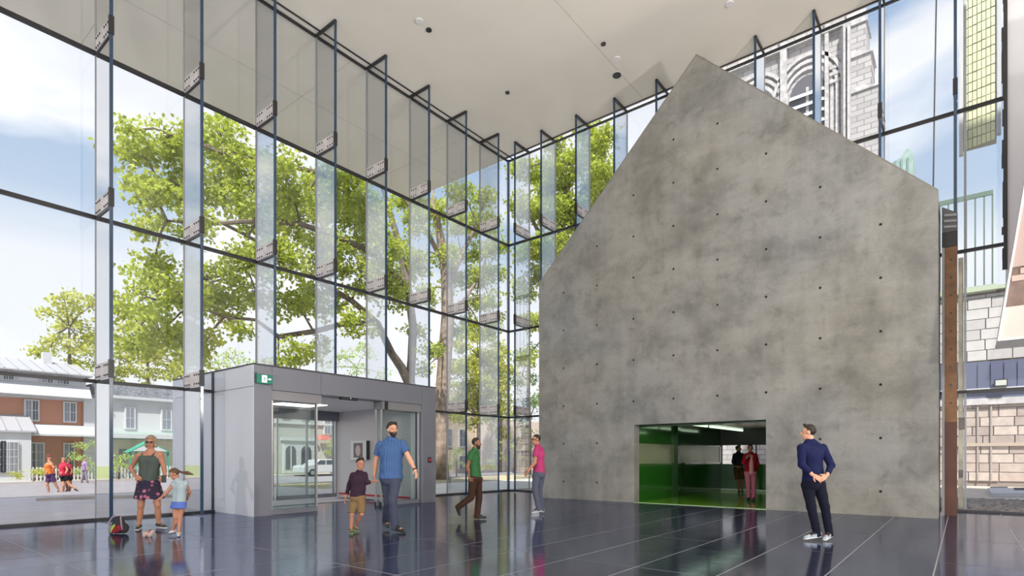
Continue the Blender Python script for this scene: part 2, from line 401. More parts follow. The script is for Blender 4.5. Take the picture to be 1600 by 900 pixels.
box('end_wall_upper', mat('mauve_grey_panel', (.13, .11, .12), .5), (PX1, PX1+.12, OY0-.35, OY1+.1, 1.78, 2.4), pas)
for k, y in enumerate((3.55, 4.2, 4.85, 5.5, 6.15, 6.8, 7.45)): box('end_mullion', M_DARK, (PX1, PX1+.1, y-.02, y+.02, 1.05, 1.78), pas)
box('end_pane', M_PANE, (PX1+.04, PX1+.05, OY0-.35, OY1+.1, 1.05, 1.78), pas)
for (a, b, y) in ((16.2, 18.6, 6.6), (18.9, 22.4, 6.6), (17.4, 22.4, 4.4)):
    box('tube_lamp', M_TUBE, (a, b, y-.035, y+.035, 2.30, 2.358), pas)

# --- timber pier at the right end of the gable
M_TIMB = mat('orange_brown_timber', (.22, .105, .045), .55, 0, .35, 3)
M_RUST = mat('red_brown_board', (.10, .038, .025), .55, 0, .2, 3)
pier = empty('timber_pier', (16.2, .2, 0), 'narrow orange-brown timber pier beside the right end of the concrete gable', 'pier')
box('lower_board', M_RUST, (16.0, 16.5, .11, .36, 0, 2.1), pier)
box('upper_board', M_TIMB, (16.0, 16.5, .11, .36, 2.1, 6.0), pier)
box('edge_strip', M_LEDGE, (15.96, 16.0, .33, .38, 0, 6.0), pier)
mb = MB()
for k in range(9): mb.box(15.985, 16.0, .20, .24, 2.5+k*.4, 2.54+k*.4)
o_ = mb.build('nails', M_BOLT, pier); o_['kind'] = 'stuff'
gear = empty('pier_gear', (16.2, .2, 6.0), 'black bracketed machinery box on top of the timber pier', 'equipment')
box('housing', M_DARK, (16.0, 16.5, .10, .38, 6.01, 6.35), gear)
MB().prism([(.10, 6.35), (.38, 6.35), (.38, 6.95), (.10, 6.75)], 16.05, 16.5, 'x').build('louvre_box', mat('grey_louvre', (.09, .10, .11), .4), gear)
for k in range(3): MB().prism([(.12, 6.42+k*.13), (.34, 6.46+k*.13), (.34, 6.51+k*.13), (.12, 6.47+k*.13)], 16.03, 16.05, 'x').build('louvre_slat', M_LEDGE, gear)

# --- white stair volume at the right edge
M_PINK = mat('warm_beige_panel', (.70, .60, .56), .6); M_BRN = mat('brown_slat_band', (.20, .14, .12), .6, 0, .2, 5)
stv = empty('hanging_stair_box', (14.2, -1.2, 3.5), 'slanted beige and brown stair box hanging at the right edge', 'stair')
def edge(z): return -.50-(z-3.52)*(.37/2.78)
def band(nm, m, z0, z1, dx=0):
    return MB().prism([(edge(z0)-.03, z0), (edge(z1)-.03, z1), (-4.5, z1), (-4.5, z0)], 14.0+dx, 15.0, 'x').build(nm, m, stv)
band('beige_panel', M_PINK, 3.52, 4.10); band('brown_band', M_BRN, 4.10, 4.55, .02); band('upper_panel', mat('pinkish_panel', (.47, .36, .33), .6), 4.82, 9.0, -.02)
band('brick_backing', M_BRN, 4.55, 4.82, .06)
M_BRKP = mat('pale_brick', (.55, .43, .38), .7)
for r in range(2):
    for k in range(14):
        y = edge(4.6)-.06-k*.24-(r % 2)*.12
        box('brick', M_BRKP, (14.035, 14.07, y-.21, y, 4.57+r*.125, 4.675+r*.125), stv)
MB().prism([(edge(3.52)+.0, 3.50), (edge(9.0), 9.0), (edge(9.0)-.035, 9.0), (edge(3.52)-.035, 3.50)], 13.96, 15.0, 'x').build('white_edge', M_WHITE, stv)
box('bottom_edge', M_WHITE, (13.97, 15.0, -4.5, edge(3.5), 3.48, 3.52), stv)

# hanging white screen panel and dark jagged edge next to the last fin
scr = empty('white_screen_panel', (16.4, -1.4, 6), 'tall white screen panel with a dark edge at the right of the glass', 'panel')
MB().box(16.2, 16.3, -4.2, -.73, 5.35, ZC-.01).build('panel_sheet', mat('bluish_white_panel', (.72, .74, .80), .5), scr)
mb = MB(); random.seed(3)
z = 5.35
while z < ZC-.3:
    h = random.uniform(.15, .4); w = random.uniform(.06, .10); mb.box(16.12, 16.2, -.74, -.74+w, z, z+h); z += h
mb.build('dark_edge', M_DARK, scr)

# --- entrance vestibule
VX0, VX1, VY0, VY1, VZ = 6.2, 11.66, 12.13, 16.44, 3.34
ves = empty('entrance_vestibule', ((VX0+VX1)/2, 13.2, 0), 'grey metal clad entrance vestibule box with sliding glass doors', 'entrance')
IX0, IX1 = 6.61, 11.13
def panel(nm, m, b): return box(nm, m, b, ves, .004)
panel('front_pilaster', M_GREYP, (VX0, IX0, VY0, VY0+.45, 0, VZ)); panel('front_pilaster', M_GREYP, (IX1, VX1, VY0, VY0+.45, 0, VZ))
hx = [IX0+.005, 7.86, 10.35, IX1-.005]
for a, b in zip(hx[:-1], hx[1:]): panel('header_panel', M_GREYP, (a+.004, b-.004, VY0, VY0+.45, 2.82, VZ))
box('top_flashing', M_JOINT, (VX0-.015, VX1+.015, VY0-.015, VY1, VZ, VZ+.03), ves)
# sides: panels above and below a joint, inside leaf and outside leaf
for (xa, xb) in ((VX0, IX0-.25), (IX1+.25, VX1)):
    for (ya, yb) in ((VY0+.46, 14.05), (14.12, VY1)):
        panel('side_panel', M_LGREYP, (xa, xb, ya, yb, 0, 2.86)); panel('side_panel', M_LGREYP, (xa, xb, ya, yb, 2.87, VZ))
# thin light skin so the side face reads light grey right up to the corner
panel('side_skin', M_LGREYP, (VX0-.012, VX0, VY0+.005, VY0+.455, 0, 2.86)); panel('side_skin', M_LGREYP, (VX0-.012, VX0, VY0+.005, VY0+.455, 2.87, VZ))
box('side_gasket', M_DARK, (VX0-.03, VX0+.01, 14.05, 14.12, 0, VZ), ves)
box('inner_wall', mat('vestibule_light_wall', (.62, .60, .62), .45), (IX0-.25, IX0, VY0+.46, VY1-.15, 0, 2.80), ves)
iw = box('inner_wall', MC['vestibule_light_wall'], (IX1, IX1+.25, VY0+.46, VY1-.15, 0, 2.80), ves)
box('red_skirting_line', mat('red_tape', (.55, .03, .05), .5), (IX1-.012, IX1, VY0+.5, VY1-.3, .09, .15), ves)
box('inner_ceiling', mat('vestibule_ceiling', (.80, .80, .82), .5), (IX0-.24, IX1+.24, VY0+.46, VY1, 2.80, 2.95), ves)
box('ceiling_lamp', mat('vestibule_lamp', (1, .97, .92), .5, emit=3), (8.2, 9.4, 14.2, 15.2, 2.785, 2.80), ves)
panel('rear_header', M_GREYP, (IX0, IX1, VY1-.3, VY1, 2.50, 2.80)); 
panel('rear_post', M_LGREYP, (VX0-.004, IX0+.05, VY1-.15, VY1+.01, 0, VZ)); panel('rear_post', M_GREYP, (IX1-.06, VX1, VY1-.15, VY1+.01, 0, VZ))
panel('rear_top', M_GREYP, (IX0+.05, IX1-.06, VY1-.15, VY1+.01, 2.95, VZ))
M_ALU = mat('brushed_aluminium', (.55, .56, .58), .3, .7); M_DG = glass('door_glass', (.93, .96, .955), 1.5, 1.2)
def leaf(x0, x1, y, parent=ves, label=None, rail=.11, z1=2.6, sash=.035):
    d = box('door_leaf', M_DG, (x0+sash, x1-sash, y-.008, y+.008, rail, z1), parent)
    if label: d['label'] = label
    for (a, b) in ((x0, x0+sash), (x1-sash, x1)): box('stile', M_ALU, (a, b, y-.025, y+.025, 0.004, z1), d)
    box('bottom_rail', M_GREYP, (x0, x1, y-.03, y+.03, 0.004, rail), d)
    return d
leaf(6.65, 7.82, 12.25, label='left sliding door leaf'); leaf(6.70, 7.9, 12.40)
leaf(9.74, 11.10, 12.25, label='right sliding door leaf'); leaf(9.68, 11.1, 12.40)
box('track_box', mat('track_box_grey', (.24, .24, .26), .4, .3), (IX0, 7.9, VY0+.05, VY0+.42, 2.60, 2.82), ves)
box('track_box', MC['track_box_grey'], (9.74, IX1, VY0+.05, VY0+.42, 2.60, 2.82), ves)
MB().tube([(9.86, VY0+.03, 2.60), (9.86, VY0+.03, 2.81)], .045, 12).build('door_closer', M_BLACK, ves)
sn = MB().box(8.45, 8.95, VY0+.02, VY0+.14, 2.755, 2.82).build('door_sensor', M_DARK, ves, .01); add_ico(MB(), (8.72, VY0+.05, 2.80), .035, 2).build('sensor_lamp', mat('sensor_glint', (.9, .9, .9), .2), sn)
for (a, b) in ((6.68, 7.9), (7.9, 8.9), (9.0, 10.0), (10.0, 11.06)): leaf(a, b, VY1-.2, rail=.13, z1=2.5)
box('white_jamb', M_WHITE, (IX1-.05, IX1, VY0+.3, VY0+.44, 0, 2.6), ves); box('white_jamb', M_WHITE, (IX0, IX0+.05, VY0+.3, VY0+.44, 0, 2.6), ves)
# framed notice on the vestibule wall
fr = empty('framed_notice', (IX1-.05, 14.95, 1.5), 'white framed notice with a grey portrait picture on the vestibule wall', 'picture')
box('frame', M_WHITE, (IX1-.13, IX1-.002, 14.55, 15.35, 1.22, 1.84), fr, .006)
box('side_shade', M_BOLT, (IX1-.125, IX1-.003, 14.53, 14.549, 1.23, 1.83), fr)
pic = box('picture', mat('picture_dark', (.16, .14, .14), .4), (IX1-.136, IX1-.13, 14.72, 15.18, 1.30, 1.76), fr)
MB().prism([(14.95+.13*math.cos(t*math.pi/8), 1.52+.17*math.sin(t*math.pi/8)) for t in range(16)], IX1-.139, IX1-.136, 'x').build('picture_motif', mat('picture_pink', (.62, .48, .46), .5), pic)
# exit sign
ex = empty('exit_sign', (6.36, VY0-.1, 3.0), 'green exit sign with white running figure on the left pilaster', 'sign')
M_EXG = mat('exit_green', (.0, .16, .11), .4, emit=.25); M_EXW = mat('exit_white', (.9, 1, .95), .4, emit=.8)
box('mounting_bar', M_GREYP, (6.22, 6.60, VY0-.10, VY0-.002, 3.135, 3.175), ex)
box('sign_panel', M_EXG, (6.22, 6.58, VY0-.09, VY0-.06, 2.93, 3.135), ex)
pc = box('pictogram_field', M_EXW, (6.33, 6.445, VY0-.094, VY0-.09, 2.955, 3.11), ex)
mb = MB(); y_ = VY0-.0965
def seg(a, b, r): mb.tube([(a[0], y_, a[1]), (b[0], y_, b[1])], r, 6)
seg((6.395, 3.065), (6.385, 3.02), .010); seg((6.385, 3.02), (6.41, 2.995), .007); seg((6.41, 2.995), (6.395, 2.97), .006); seg((6.385, 3.02), (6.36, 2.995), .007); seg((6.36, 2.995), (6.345, 2.985), .006)
seg((6.395, 3.06), (6.42, 3.045), .005); seg((6.395, 3.06), (6.365, 3.045), .005); add_ico(mb, (6.403, y_, 3.088), .011, 1)
mb.build('running_figure', M_EXG, pc)
mb = MB().prism([(6.47, 3.025), (6.47, 3.045), (6.51, 3.045), (6.51, 3.06), (6.55, 3.035), (6.51, 3.01), (6.51, 3.025)], VY0-.093, VY0-.09, 'y'); mb.build('arrow', M_EXW, ex)
# fire call point
fc = empty('fire_call_point', (11.4, VY0-.02, 1.25), 'small dark red push button on the right pilaster of the vestibule', 'switch')
box('backplate', M_BOLT, (11.33, 11.46, VY0-.03, VY0-.002, 1.15, 1.31), fc, .004); box('button', mat('signal_red', (.5, .02, .03), .4), (11.36, 11.43, VY0-.045, VY0-.03, 1.20, 1.27), fc, .004)
# door mat and low white bench lights outside are not visible: nothing more here
# ================================================================== outdoors: ground
def gnd(nm, m, b): return tag(box(nm, m, b), kind='structure')
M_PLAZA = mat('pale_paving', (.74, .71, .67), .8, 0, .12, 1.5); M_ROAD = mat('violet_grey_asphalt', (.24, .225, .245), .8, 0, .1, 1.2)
M_WALK = mat('light_sidewalk', (.42, .39, .36), .8, 0, .1, 1.5); M_CURB = mat('curb_stone', (.42, .38, .36), .8)
gnd('plaza', M_PLAZA, (-60, 60, YA+.75, 27.4, -.5, -.05))
gnd('trim_shaded_asphalt', mat('asphalt_paled_for_shade', (.66, .61, .66), .8, 0, .08, 1.2), (-60, 15.5, YA+.75, 24.8, -.3, -.045)); gnd('road', M_ROAD, (-60, 15.5, 24.81, 27.69, -.3, -.044)); gnd('drain_strip', mat('dark_drain', (.07, .07, .08), .6), (-60, 60, YA+.13, YA+.75, -.5, -.03))  # asphalt under the roof coloured paler to offset its shadow; sunlit road darker
gnd('curb', M_CURB, (15.5, 90, 27.4, 27.7, -.5, -.12))
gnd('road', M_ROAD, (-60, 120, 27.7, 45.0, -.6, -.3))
gnd('trim_far_curb', M_CURB, (-60, 120, 45.0, 45.2, -.6, -.18))
gnd('sidewalk', M_WALK, (-60, 120, 45.2, 48.2, -.6, -.22))
gnd('far_lawn', mat('far_grass', (.30, .34, .14), .9, 0, .3, 2), (-60, 130, 48.2, 120, -.7, -.25))
gnd('verge', mat('dry_verge', (.42, .36, .22), .9, 0, .3, 3), (14, 60, 21.5, 27.38, -.4, -.035))
gnd('yard', mat('sandy_yard', (.52, .45, .38), .9, 0, .15, 2), (XB+.2, 70, -30, YA+.12, -.5, -.02))
# kerb island on the road
A_ = at(56, 784, 17.6); B_ = at(300, 778, 19.4)
mb = MB().prism([(A_.x, A_.y), (A_.x+.5, A_.y-.14), (B_.x+.1, B_.y-.12), (B_.x+.2, B_.y+.45), (A_.x+.9, A_.y+.35)], -.06, .04)
tag(mb.build('traffic_island', M_CURB), 'low pointed kerb island on the asphalt just beyond the left glass', 'kerb')
# ------------------------------------------------------------------ facade helper
def Xp(px, Y): a, b = ray(px); return Y*a/b
def Zp(px, py, Y): a, b = ray(px); return CAM_H+(HOR-py)*(Y/b)/FPX
M_WPAINT = mat('white_wood_siding', (.50, .51, .54), .7); M_WINF = mat('white_window_frame', (.56, .56, .58), .5)
M_WGL = mat('grey_window_glass', (.07, .085, .11), .12, spec=.8); M_CURT = mat('pale_curtain', (.20, .22, .27), .6)
def brick_mat():
    m = bpy.data.materials.new('orange_brick'); m.use_nodes = True; nt = m.node_tree; b = nt.nodes['Principled BSDF']; b.inputs['Roughness'].default_value = .8
    t = nt.nodes.new('ShaderNodeTexCoord'); mp = nt.nodes.new('ShaderNodeMapping'); mp.inputs['Rotation'].default_value = (math.pi/2, 0, 0)
    br = nt.nodes.new('ShaderNodeTexBrick'); br.inputs['Scale'].default_value = 4.2; br.inputs['Mortar Size'].default_value = .02
    br.inputs['Color1'].default_value = (.42, .155, .075, 1); br.inputs['Color2'].default_value = (.40, .15, .08, 1); br.inputs['Mortar'].default_value = (.5, .35, .28, 1)
    nt.links.new(t.outputs['Object'], mp.inputs[0]); nt.links.new(mp.outputs[0], br.inputs[0]); nt.links.new(br.outputs[0], b.inputs['Base Color']); return m
M_BRICK = brick_mat(); M_ROOF = mat('pale_metal_roof', (.46, .46, .49), .5, .3); M_SEAM = mat('roof_seam', (.35, .35, .38), .5, .3)
def win(parent, x0, x1, z0, z1, Y, cols=2, rows=3, fr=.09):
    w = box('window_frame', M_WINF, (x0, x1, Y-.12, Y-.001, z0, z1), parent)
    cw = (x1-x0-fr)/cols; chh = (z1-z0-fr*2)/1
    for c in range(cols):
        a = x0+fr/2+c*cw+fr/2; b = x0+fr/2+(c+1)*cw-fr/2
        box('window_pane', M_WGL if (c+int(x0*7)) % 3 else M_CURT, (a, b, Y-.135, Y-.12, z0+fr, z1-fr), w)
        mb = MB()
        for r in range(1, rows): mb.box(a, b, Y-.15, Y-.135, z0+fr+chh*r/rows-.018, z0+fr+chh*r/rows+.018)
        mb.box((a+b)/2-.012, (a+b)/2+.012, Y-.15, Y-.135, z0+fr, z1-fr)
        mb.build('glazing_bar', M_WINF, w)
    return w
# --- brick house with white mansard
Y = 50.0; hs = empty('brick_house', (9, Y, -.3), 'two-storey orange brick house with white mansard and metal roof across the street', 'house')
xe = Xp(131, Y); X_ = lambda p: Xp(p, Y)
part = lambda nm, m, b, par=hs: box(nm, m, b, par)
part('brick_wall', M_BRICK, (-2, xe, Y, Y+7, -.3, 6.0))
part('mansard_wall', M_WPAINT, (-2, xe+.05, Y-.25, Y+6, 5.62, 7.15))
MB().prism([(Y-.35, 5.50), (Y-.9, 5.55), (Y-.25, 6.45), (Y+.1, 6.45)], -2, xe+.25, 'x').build('white_skirt_roof', M_WPAINT, hs)
rf = MB().prism([(Y-.8, 7.12), (Y-.8, 7.2), (Y+3, 8.35), (Y+7, 7.4), (Y+7, 7.1)], -2, xe+.35, 'x').build('roof', M_ROOF, hs)
mb = MB()
for k in range(22):
    x = -1.8+k*.68; mb.prism([(Y-.81, 7.2), (Y-.81, 7.25), (Y+3, 8.40), (Y+3, 8.35)], x, x+.05, 'x')
mb.build('roof_seam', M_SEAM, rf)
part('chimney', M_WPAINT, (X_(84)-.1, X_(90)+.2, Y+2.4, Y+2.9, 7.9, 9.0))
for (a, b) in ((2, 20), (62, 81), (86, 106)): win(hs, X_(a), X_(b), 6.45, 7.08, Y-.25, 2, 1, .05)
part('mansard_panel', M_WPAINT, (X_(27), X_(58), Y-.33, Y-.25, 6.5, 7.05))
part('corner_board', M_WPAINT, (xe-.05, xe+.6, Y-.2, Y+7, -.3, 5.65))
for (a, b) in ((37, 61), (98, 119)): win(hs, X_(a), X_(b), 3.80, 5.28, Y, 2, 2)
part('sill_band', M_WPAINT, (-2, xe, Y-.12, Y+.01, 5.36, 5.6))
# lower canopy roofs
MB().prism([(Y-1.6, 2.78), (Y-1.6, 2.90), (Y, 3.62), (Y, 2.78)], X_(38), xe+.6, 'x').build('canopy_roof', M_WPAINT, hs)
cr_ = MB().prism([(Y-2.2, 2.95), (Y-2.2, 3.05), (Y, 4.2), (Y, 2.95)], -2, X_(44), 'x').build('bay_roof', M_ROOF, hs)
mb = MB()
for k in range(10):
    x = 3+k*.75; mb.prism([(Y-2.21, 3.05), (Y-2.21, 3.10), (Y, 4.25), (Y, 4.2)], x, x+.05, 'x')
mb.build('roof_seam', M_SEAM, cr_)
part('bay_wall', M_WPAINT, (-2, X_(37), Y-2.0, Y, -.3, 2.95))
win(hs, X_(-30), X_(-2), .35, 2.35, Y-2.0, 4, 4, .06); win(hs, Xp(0, Y-2), Xp(28, Y-2), .35, 2.35, Y-2.0, 4, 4, .06)
for (a, b) in ((42, 69), (98, 116)): win(hs, X_(a), X_(b), .45, 2.35, Y, 2, 3)
# --- white house with dark mansard
hs2 = empty('white_house', (18, Y, -.3), 'white stuccoed house with slate mansard and green porch across the street', 'house')
p2 = lambda nm, m, b: box(nm, m, b, hs2)
p2('wall', M_WPAINT, (X_(152), 25.5, Y+.3, Y+8, -.3, 6.0))
MB().prism([(Y+.1, 5.95), (Y+.9, 6.95), (Y+7, 6.95), (Y+8, 5.95)], X_(152)+.2, 25.5, 'x').build('slate_mansard', mat('grey_slate_roof', (.13, .14, .16), .7, 0, .5, 5), hs2)
p2('cornice', M_WPAINT, (X_(152), 25.6, Y-.1, Y+.3, 5.78, 5.98))
for (a, b) in ((196, 213), (253, 270), (282, 298)): win(hs2, X_(a), X_(b), 3.5, 5.2, Y+.3, 1, 2, .1)
p2('porch_roof', mat('pale_green_band', (.48, .60, .54), .6), (X_(152), 25, Y-.9, Y+.3, 2.95, 3.25))
p2('white_fascia', M_WPAINT, (X_(152), 25, Y-1.0, Y-.9, 2.75, 3.1))
M_PGRN = mat('porch_green', (.06, .28, .20), .6)
for a in (203, 213, 252, 262): p2('porch_post', M_PGRN, (Xp(a, Y-2)-.06, Xp(a, Y-2)+.06, Y-2.1, Y-1.98, -.3, 1.75))
MB().prism([(Xp(199, Y-2), 1.7), (Xp(266, Y-2), 1.7), (Xp(232, Y-2), 2.55)], Y-2.2, Y-1.0, 'y').build('porch_gable', M_PGRN, hs2)
MB().prism([(Xp(205, Y-2), 1.78), (Xp(260, Y-2), 1.78), (Xp(232, Y-2), 2.38)], Y-2.22, Y-2.2, 'y').build('gable_panel', M_WPAINT, hs2)
win(hs2, X_(186), X_(200), .9, 2.0, Y+.3, 1, 1, .05)
p2('lower_wall', mat('cream_lower_wall', (.62, .58, .52), .7), (X_(150), 25.4, Y+.2, Y+.3, -.3, 2.7))
# --- pale stone building beyond the vestibule
hs3 = empty('pale_stone_building', (31, Y, -.3), 'pale stone building with arched double window and front steps behind the entrance doors', 'building')
M_PST = mat('pale_limestone', (.42, .41, .39), .8, 0, .08, 2); p3 = lambda nm, m, b: box(nm, m, b, hs3)
p3('wall', M_PST, (26.0, 42, Y, Y+8, -.3, 9.0))
for z in (1.9+2.6, 5.6, 8.6): p3('string_course', M_WPAINT, (26, 42, Y-.15, Y, z, z+.22))
def arch_win(parent, xc, w, z0, zs, Y, m):
    pts = [(xc-w/2, z0), (xc+w/2, z0)]+[(xc+w/2*math.cos(t*math.pi/8), zs+w/2*math.sin(t*math.pi/8)) for t in range(9)]
    return MB().prism(pts, Y-.04, Y, 'y').build('arched_pane', m, parent)
p3('portico', M_WPAINT, (X_(441), X_(489), Y-.25, Y, -.2, 2.9)); p3('portico_cornice', M_WPAINT, (X_(438), X_(492), Y-.4, Y, 2.9, 3.2))
for a in (452, 476): arch_win(hs3, X_(a), 1.05, .2, 1.9, Y-.25, M_WGL); 
for a in (452, 476): box('glazing_bar', M_WINF, (X_(a)-.05, X_(a)+.05, Y-.32, Y-.29, .2, 2.4), hs3)
for (a, b) in ((505, 516), (440, 452), (470, 482)): win(hs3, X_(a), X_(b), 3.6 if a > 500 else 5.0, 5.3 if a > 500 else 6.6, Y, 1, 2, .1)
for k in range(5): p3('step', M_PST, (X_(476), X_(512)-k*.35, Y-1.8+k*.3, Y, -.3+k*.2, -.1+k*.2))
sg = p3('red_awning', mat('pale_red_awning', (.65, .22, .2), .6), (X_(494), X_(508), Y-.8, Y-.3, 3.05, 3.5))
# --- beige building and brick annex near the corner
def facade_box(nm, label, m, pxa, pxb, dep, ztop, wins, wm=M_WGL):
    a, b = ray((pxa+pxb)/2); cx, cy = a*dep, b*dep
    e = empty(nm, (cx, cy, -.3), label, 'building')
    xa, xb = Xp(pxa, cy), Xp(pxb, cy); box('wall', m, (xa, xb, cy, cy+5, -.3, ztop), e)
    for (p, q, zz0, zz1) in wins: win(e, Xp(p, cy), Xp(q, cy), zz0, zz1, cy, 1, 2, .12)
    return e
facade_box('sandstone_house', 'sandstone coloured house with tall blue-grey windows behind the bushes', mat('sandstone', (.60, .48, .38), .8, 0, .1, 2), 672, 742, 60, 8.5, ((716, 728, 2.4, 4.4), (697, 706, 2.4, 4.4), (716, 728, -.0, 1.6)))
facade_box('brick_annex', 'low brick building with white trim between tree and corner post', mat('annex_brick', (.58, .47, .39), .8, 0, .25, 4), 770, 872, 70, 5.8, ((772, 782, .3, 2.3), (790, 797, .3, 2.3), (812, 822, .3, 2.3), (828, 835, .3, 2.3), (772, 782, 3.4, 5), (812, 822, 3.4, 5)))
# --- picket fence
fc_ = empty('picket_fence', (14, 47.6, -.22), 'low white picket fence before the houses across the street', 'fence')
for z in (-.0, .45): box('rail', M_WPAINT, (X_(30), 24, 47.65, 47.69, z, z+.07), fc_)
mb = MB(); x = X_(30)
while x < 24:
    mb.prism([(x, -.22), (x+.09, -.22), (x+.09, .62), (x+.045, .70), (x, .62)], 47.61, 47.65, 'y'); x += .2
tag(mb.build('pickets', M_WPAINT, fc_), kind='stuff')
# --- parked car
car = empty('parked_car', (28.6, 46.0, -.3), 'silver-white car parked at the far kerb, seen through the sliding doors', 'car')
cx0, cx1, cy0, cy1 = 26.3, 30.6, 43.2, 44.9
prof = [(0, .35), (0, .8), (.15, .92), (1.0, 1.0), (1.55, 1.42), (2.9, 1.46), (3.6, 1.02), (4.2, .92), (4.3, .7), (4.3, .35)]
MB().prism([(cx0+a, -.3+b) for a, b in prof], cy0, cy1, 'y').build('body', mat('silver_car_paint', (.66, .67, .70), .25, .3), car, .03)
for (a, b) in (((1.12, 1.02), (2.1, 1.02)), ((2.2, 1.02), (3.3, 1.02))):
    MB().prism([(cx0+a[0], -.3+1.0), (cx0+b[0], -.3+1.0), (cx0+b[0]-(.25 if a[0] > 2 else 0), -.3+1.38), (cx0+a[0]+(.45 if a[0] < 2 else 0), -.3+1.38)], cy0-.01, cy0, 'y').build('side_window', M_WGL, car)
for a in (.85, 3.45):
    w_ = MB().tube([(cx0+a, cy0-.02, 0.02), (cx0+a, cy0+.2, 0.02)], .32, 18).build('wheel', M_BLACK, car)
    MB().tube([(cx0+a, cy0-.03, 0.02), (cx0+a, cy0-.02, 0.02)], .18, 14).build('hub', M_ALU, w_)
# ------------------------------------------------------------------ vegetation
def leaf_mat(name, c, c2, tr=.5):
    m = bpy.data.materials.new(name); m.use_nodes = True; nt = m.node_tree; b = nt.nodes['Principled BSDF']; o = nt.nodes['Material Output']
    b.inputs['Roughness'].default_value = .5; t = nt.nodes.new('ShaderNodeTexCoord'); n = nt.nodes.new('ShaderNodeTexNoise'); n.inputs['Scale'].default_value = 1.1; n.inputs['Detail'].default_value = 9; n.inputs['Roughness'].default_value = .75
    r = nt.nodes.new('ShaderNodeValToRGB'); r.color_ramp.elements[0].position = .36; r.color_ramp.elements[1].position = .64; r.color_ramp.elements[0].color = (*c, 1); r.color_ramp.elements[1].color = (*c2, 1)
    nt.links.new(t.outputs['Object'], n.inputs['Vector']); nt.links.new(n.outputs[0], r.inputs[0]); nt.links.new(r.outputs[0], b.inputs['Base Color'])
    tl = nt.nodes.new('ShaderNodeBsdfTranslucent'); nt.links.new(r.outputs[0], tl.inputs[0]); mi = nt.nodes.new('ShaderNodeMixShader'); mi.inputs[0].default_value = tr
    nt.links.new(b.outputs[0], mi.inputs[1]); nt.links.new(tl.outputs[0], mi.inputs[2]); nt.links.new(mi.outputs[0], o.inputs[0]); return m
M_LEAF = leaf_mat('maple_leaf', (.26, .34, .03), (.60, .66, .10)); M_LEAFY = leaf_mat('yellow_green_leaf', (.36, .40, .05), (.68, .68, .16)); M_LEAFB = leaf_mat('pale_bush_leaf', (.30, .42, .10), (.55, .66, .26)); M_LEAFD = leaf_mat('deep_green_leaf', (.12, .22, .05), (.34, .46, .12))
M_BARK = mat('grey_brown_bark', (.15, .12, .095), .9, 0, .35, 4, .5); M_BARK2 = mat('pale_bark', (.25, .19, .15), .9, 0, .35, 3, .5)
RNG = np.random.default_rng(11)
def leaves(name, pts, size, m, parent):
    n = len(pts); pts = np.asarray(pts)
    d = RNG.normal(size=(n, 3)); d[:, 2] -= .35; d /= np.linalg.norm(d, axis=1)[:, None]
    nrm = RNG.normal(size=(n, 3)); nrm[:, 2] += 1.1; s = np.cross(d, nrm); s /= np.linalg.norm(s, axis=1)[:, None]; nn = np.cross(s, d)
    L = (size*RNG.uniform(.6, 1.3, n))[:, None]
    v = np.empty((n, 4, 3)); v[:, 0] = pts; v[:, 1] = pts+d*L*.45+s*L*.42+nn*L*.14; v[:, 2] = pts+d*L; v[:, 3] = pts+d*L*.45-s*L*.42+nn*L*.14
    me = bpy.data.meshes.new(name); me.vertices.add(n*4); me.vertices.foreach_set('co', v.reshape(-1).astype('f'))
    idx = np.arange(n)[:, None]*4+np.array([0, 1, 2, 0, 2, 3]); me.loops.add(n*6); me.loops.foreach_set('vertex_index', idx.reshape(-1).astype('i'))
    me.polygons.add(n*2); me.polygons.foreach_set('loop_start', np.arange(0, n*6, 3, dtype='i')); me.update(calc_edges=True)
    o = mesh_obj(name, me, m, parent); o['kind'] = 'stuff'; return o
def crown(blobs, per, spread, dens=14):
    """blobs: (center Vector, radius) -> leaf points and cluster centres"""
    P = []; Cc = []
    for (c, r) in blobs:
        k = max(5, int(dens*r*r)); u = RNG.normal(size=(k, 3)); u /= np.linalg.norm(u, axis=1)[:, None]
        rad = r*RNG.uniform(.25, 1, k)**.6; cc = np.array(c)+u*rad[:, None]*np.array([1, 1, .85]); Cc.append(cc)
        for q in cc:
            P.append(q+RNG.normal(size=(per, 3))*np.array([spread, spread, spread*.5]))
    return np.concatenate(P), Cc
def tree(name, label, trunks, blobs, leafm, per=22, spread=.26, size=.17, dens=14, bark=M_BARK, twig=.02, base=None, cat='tree', group=None, twigs=True):
    base = base or trunks[0][0][0]
    e = empty(name, (base[0], base[1], -.3), label, cat, group)
    P, Cc = crown(blobs, per, spread, dens)
    if trunks:
        MB().tube(trunks[0][0], trunks[0][1], 12).build('trunk', bark, e, smooth=True)
        mb = MB()
        for (p, r) in trunks[1:]: mb.tube(p, r, 7)
        if twigs:
            nodes = [Vector(q) for (p, r) in trunks for q in p if q[2] > 2.0]
            for (c, r), cc in zip(blobs, Cc):
                c = Vector(c); nb = min(nodes, key=lambda q: (q-c).length)
                mid = nb.lerp(c, .5)+Vector((0, 0, .25)); 
                if (nb-c).length < 9: mb.tube([nb, mid, c], [twig*3.2, twig*2.2, twig*1.5], 5)
                for q in cc[::3]: mb.tube([c, (Vector(q)+c)/2+Vector((0, 0, .08)), Vector(q)], [twig*1.4, twig, twig*.5], 3, cap=False)
        if mb.v: mb.build('branches', bark, e)
    leaves('foliage', P, size, leafm, e); return e
def pb(lst, Y, jit=1.6):
    out = []
    for (px, py, rp) in lst:
        c = onY(px, py, Y+random.uniform(-jit, jit)); dep = c[1]/ray(px)[1]; out.append((c, rp*dep/FPX))
    return out
YT = 24.5
path = lambda l, Y=YT: [onY(px, py, Y+dy) for (px, py, dy) in l]
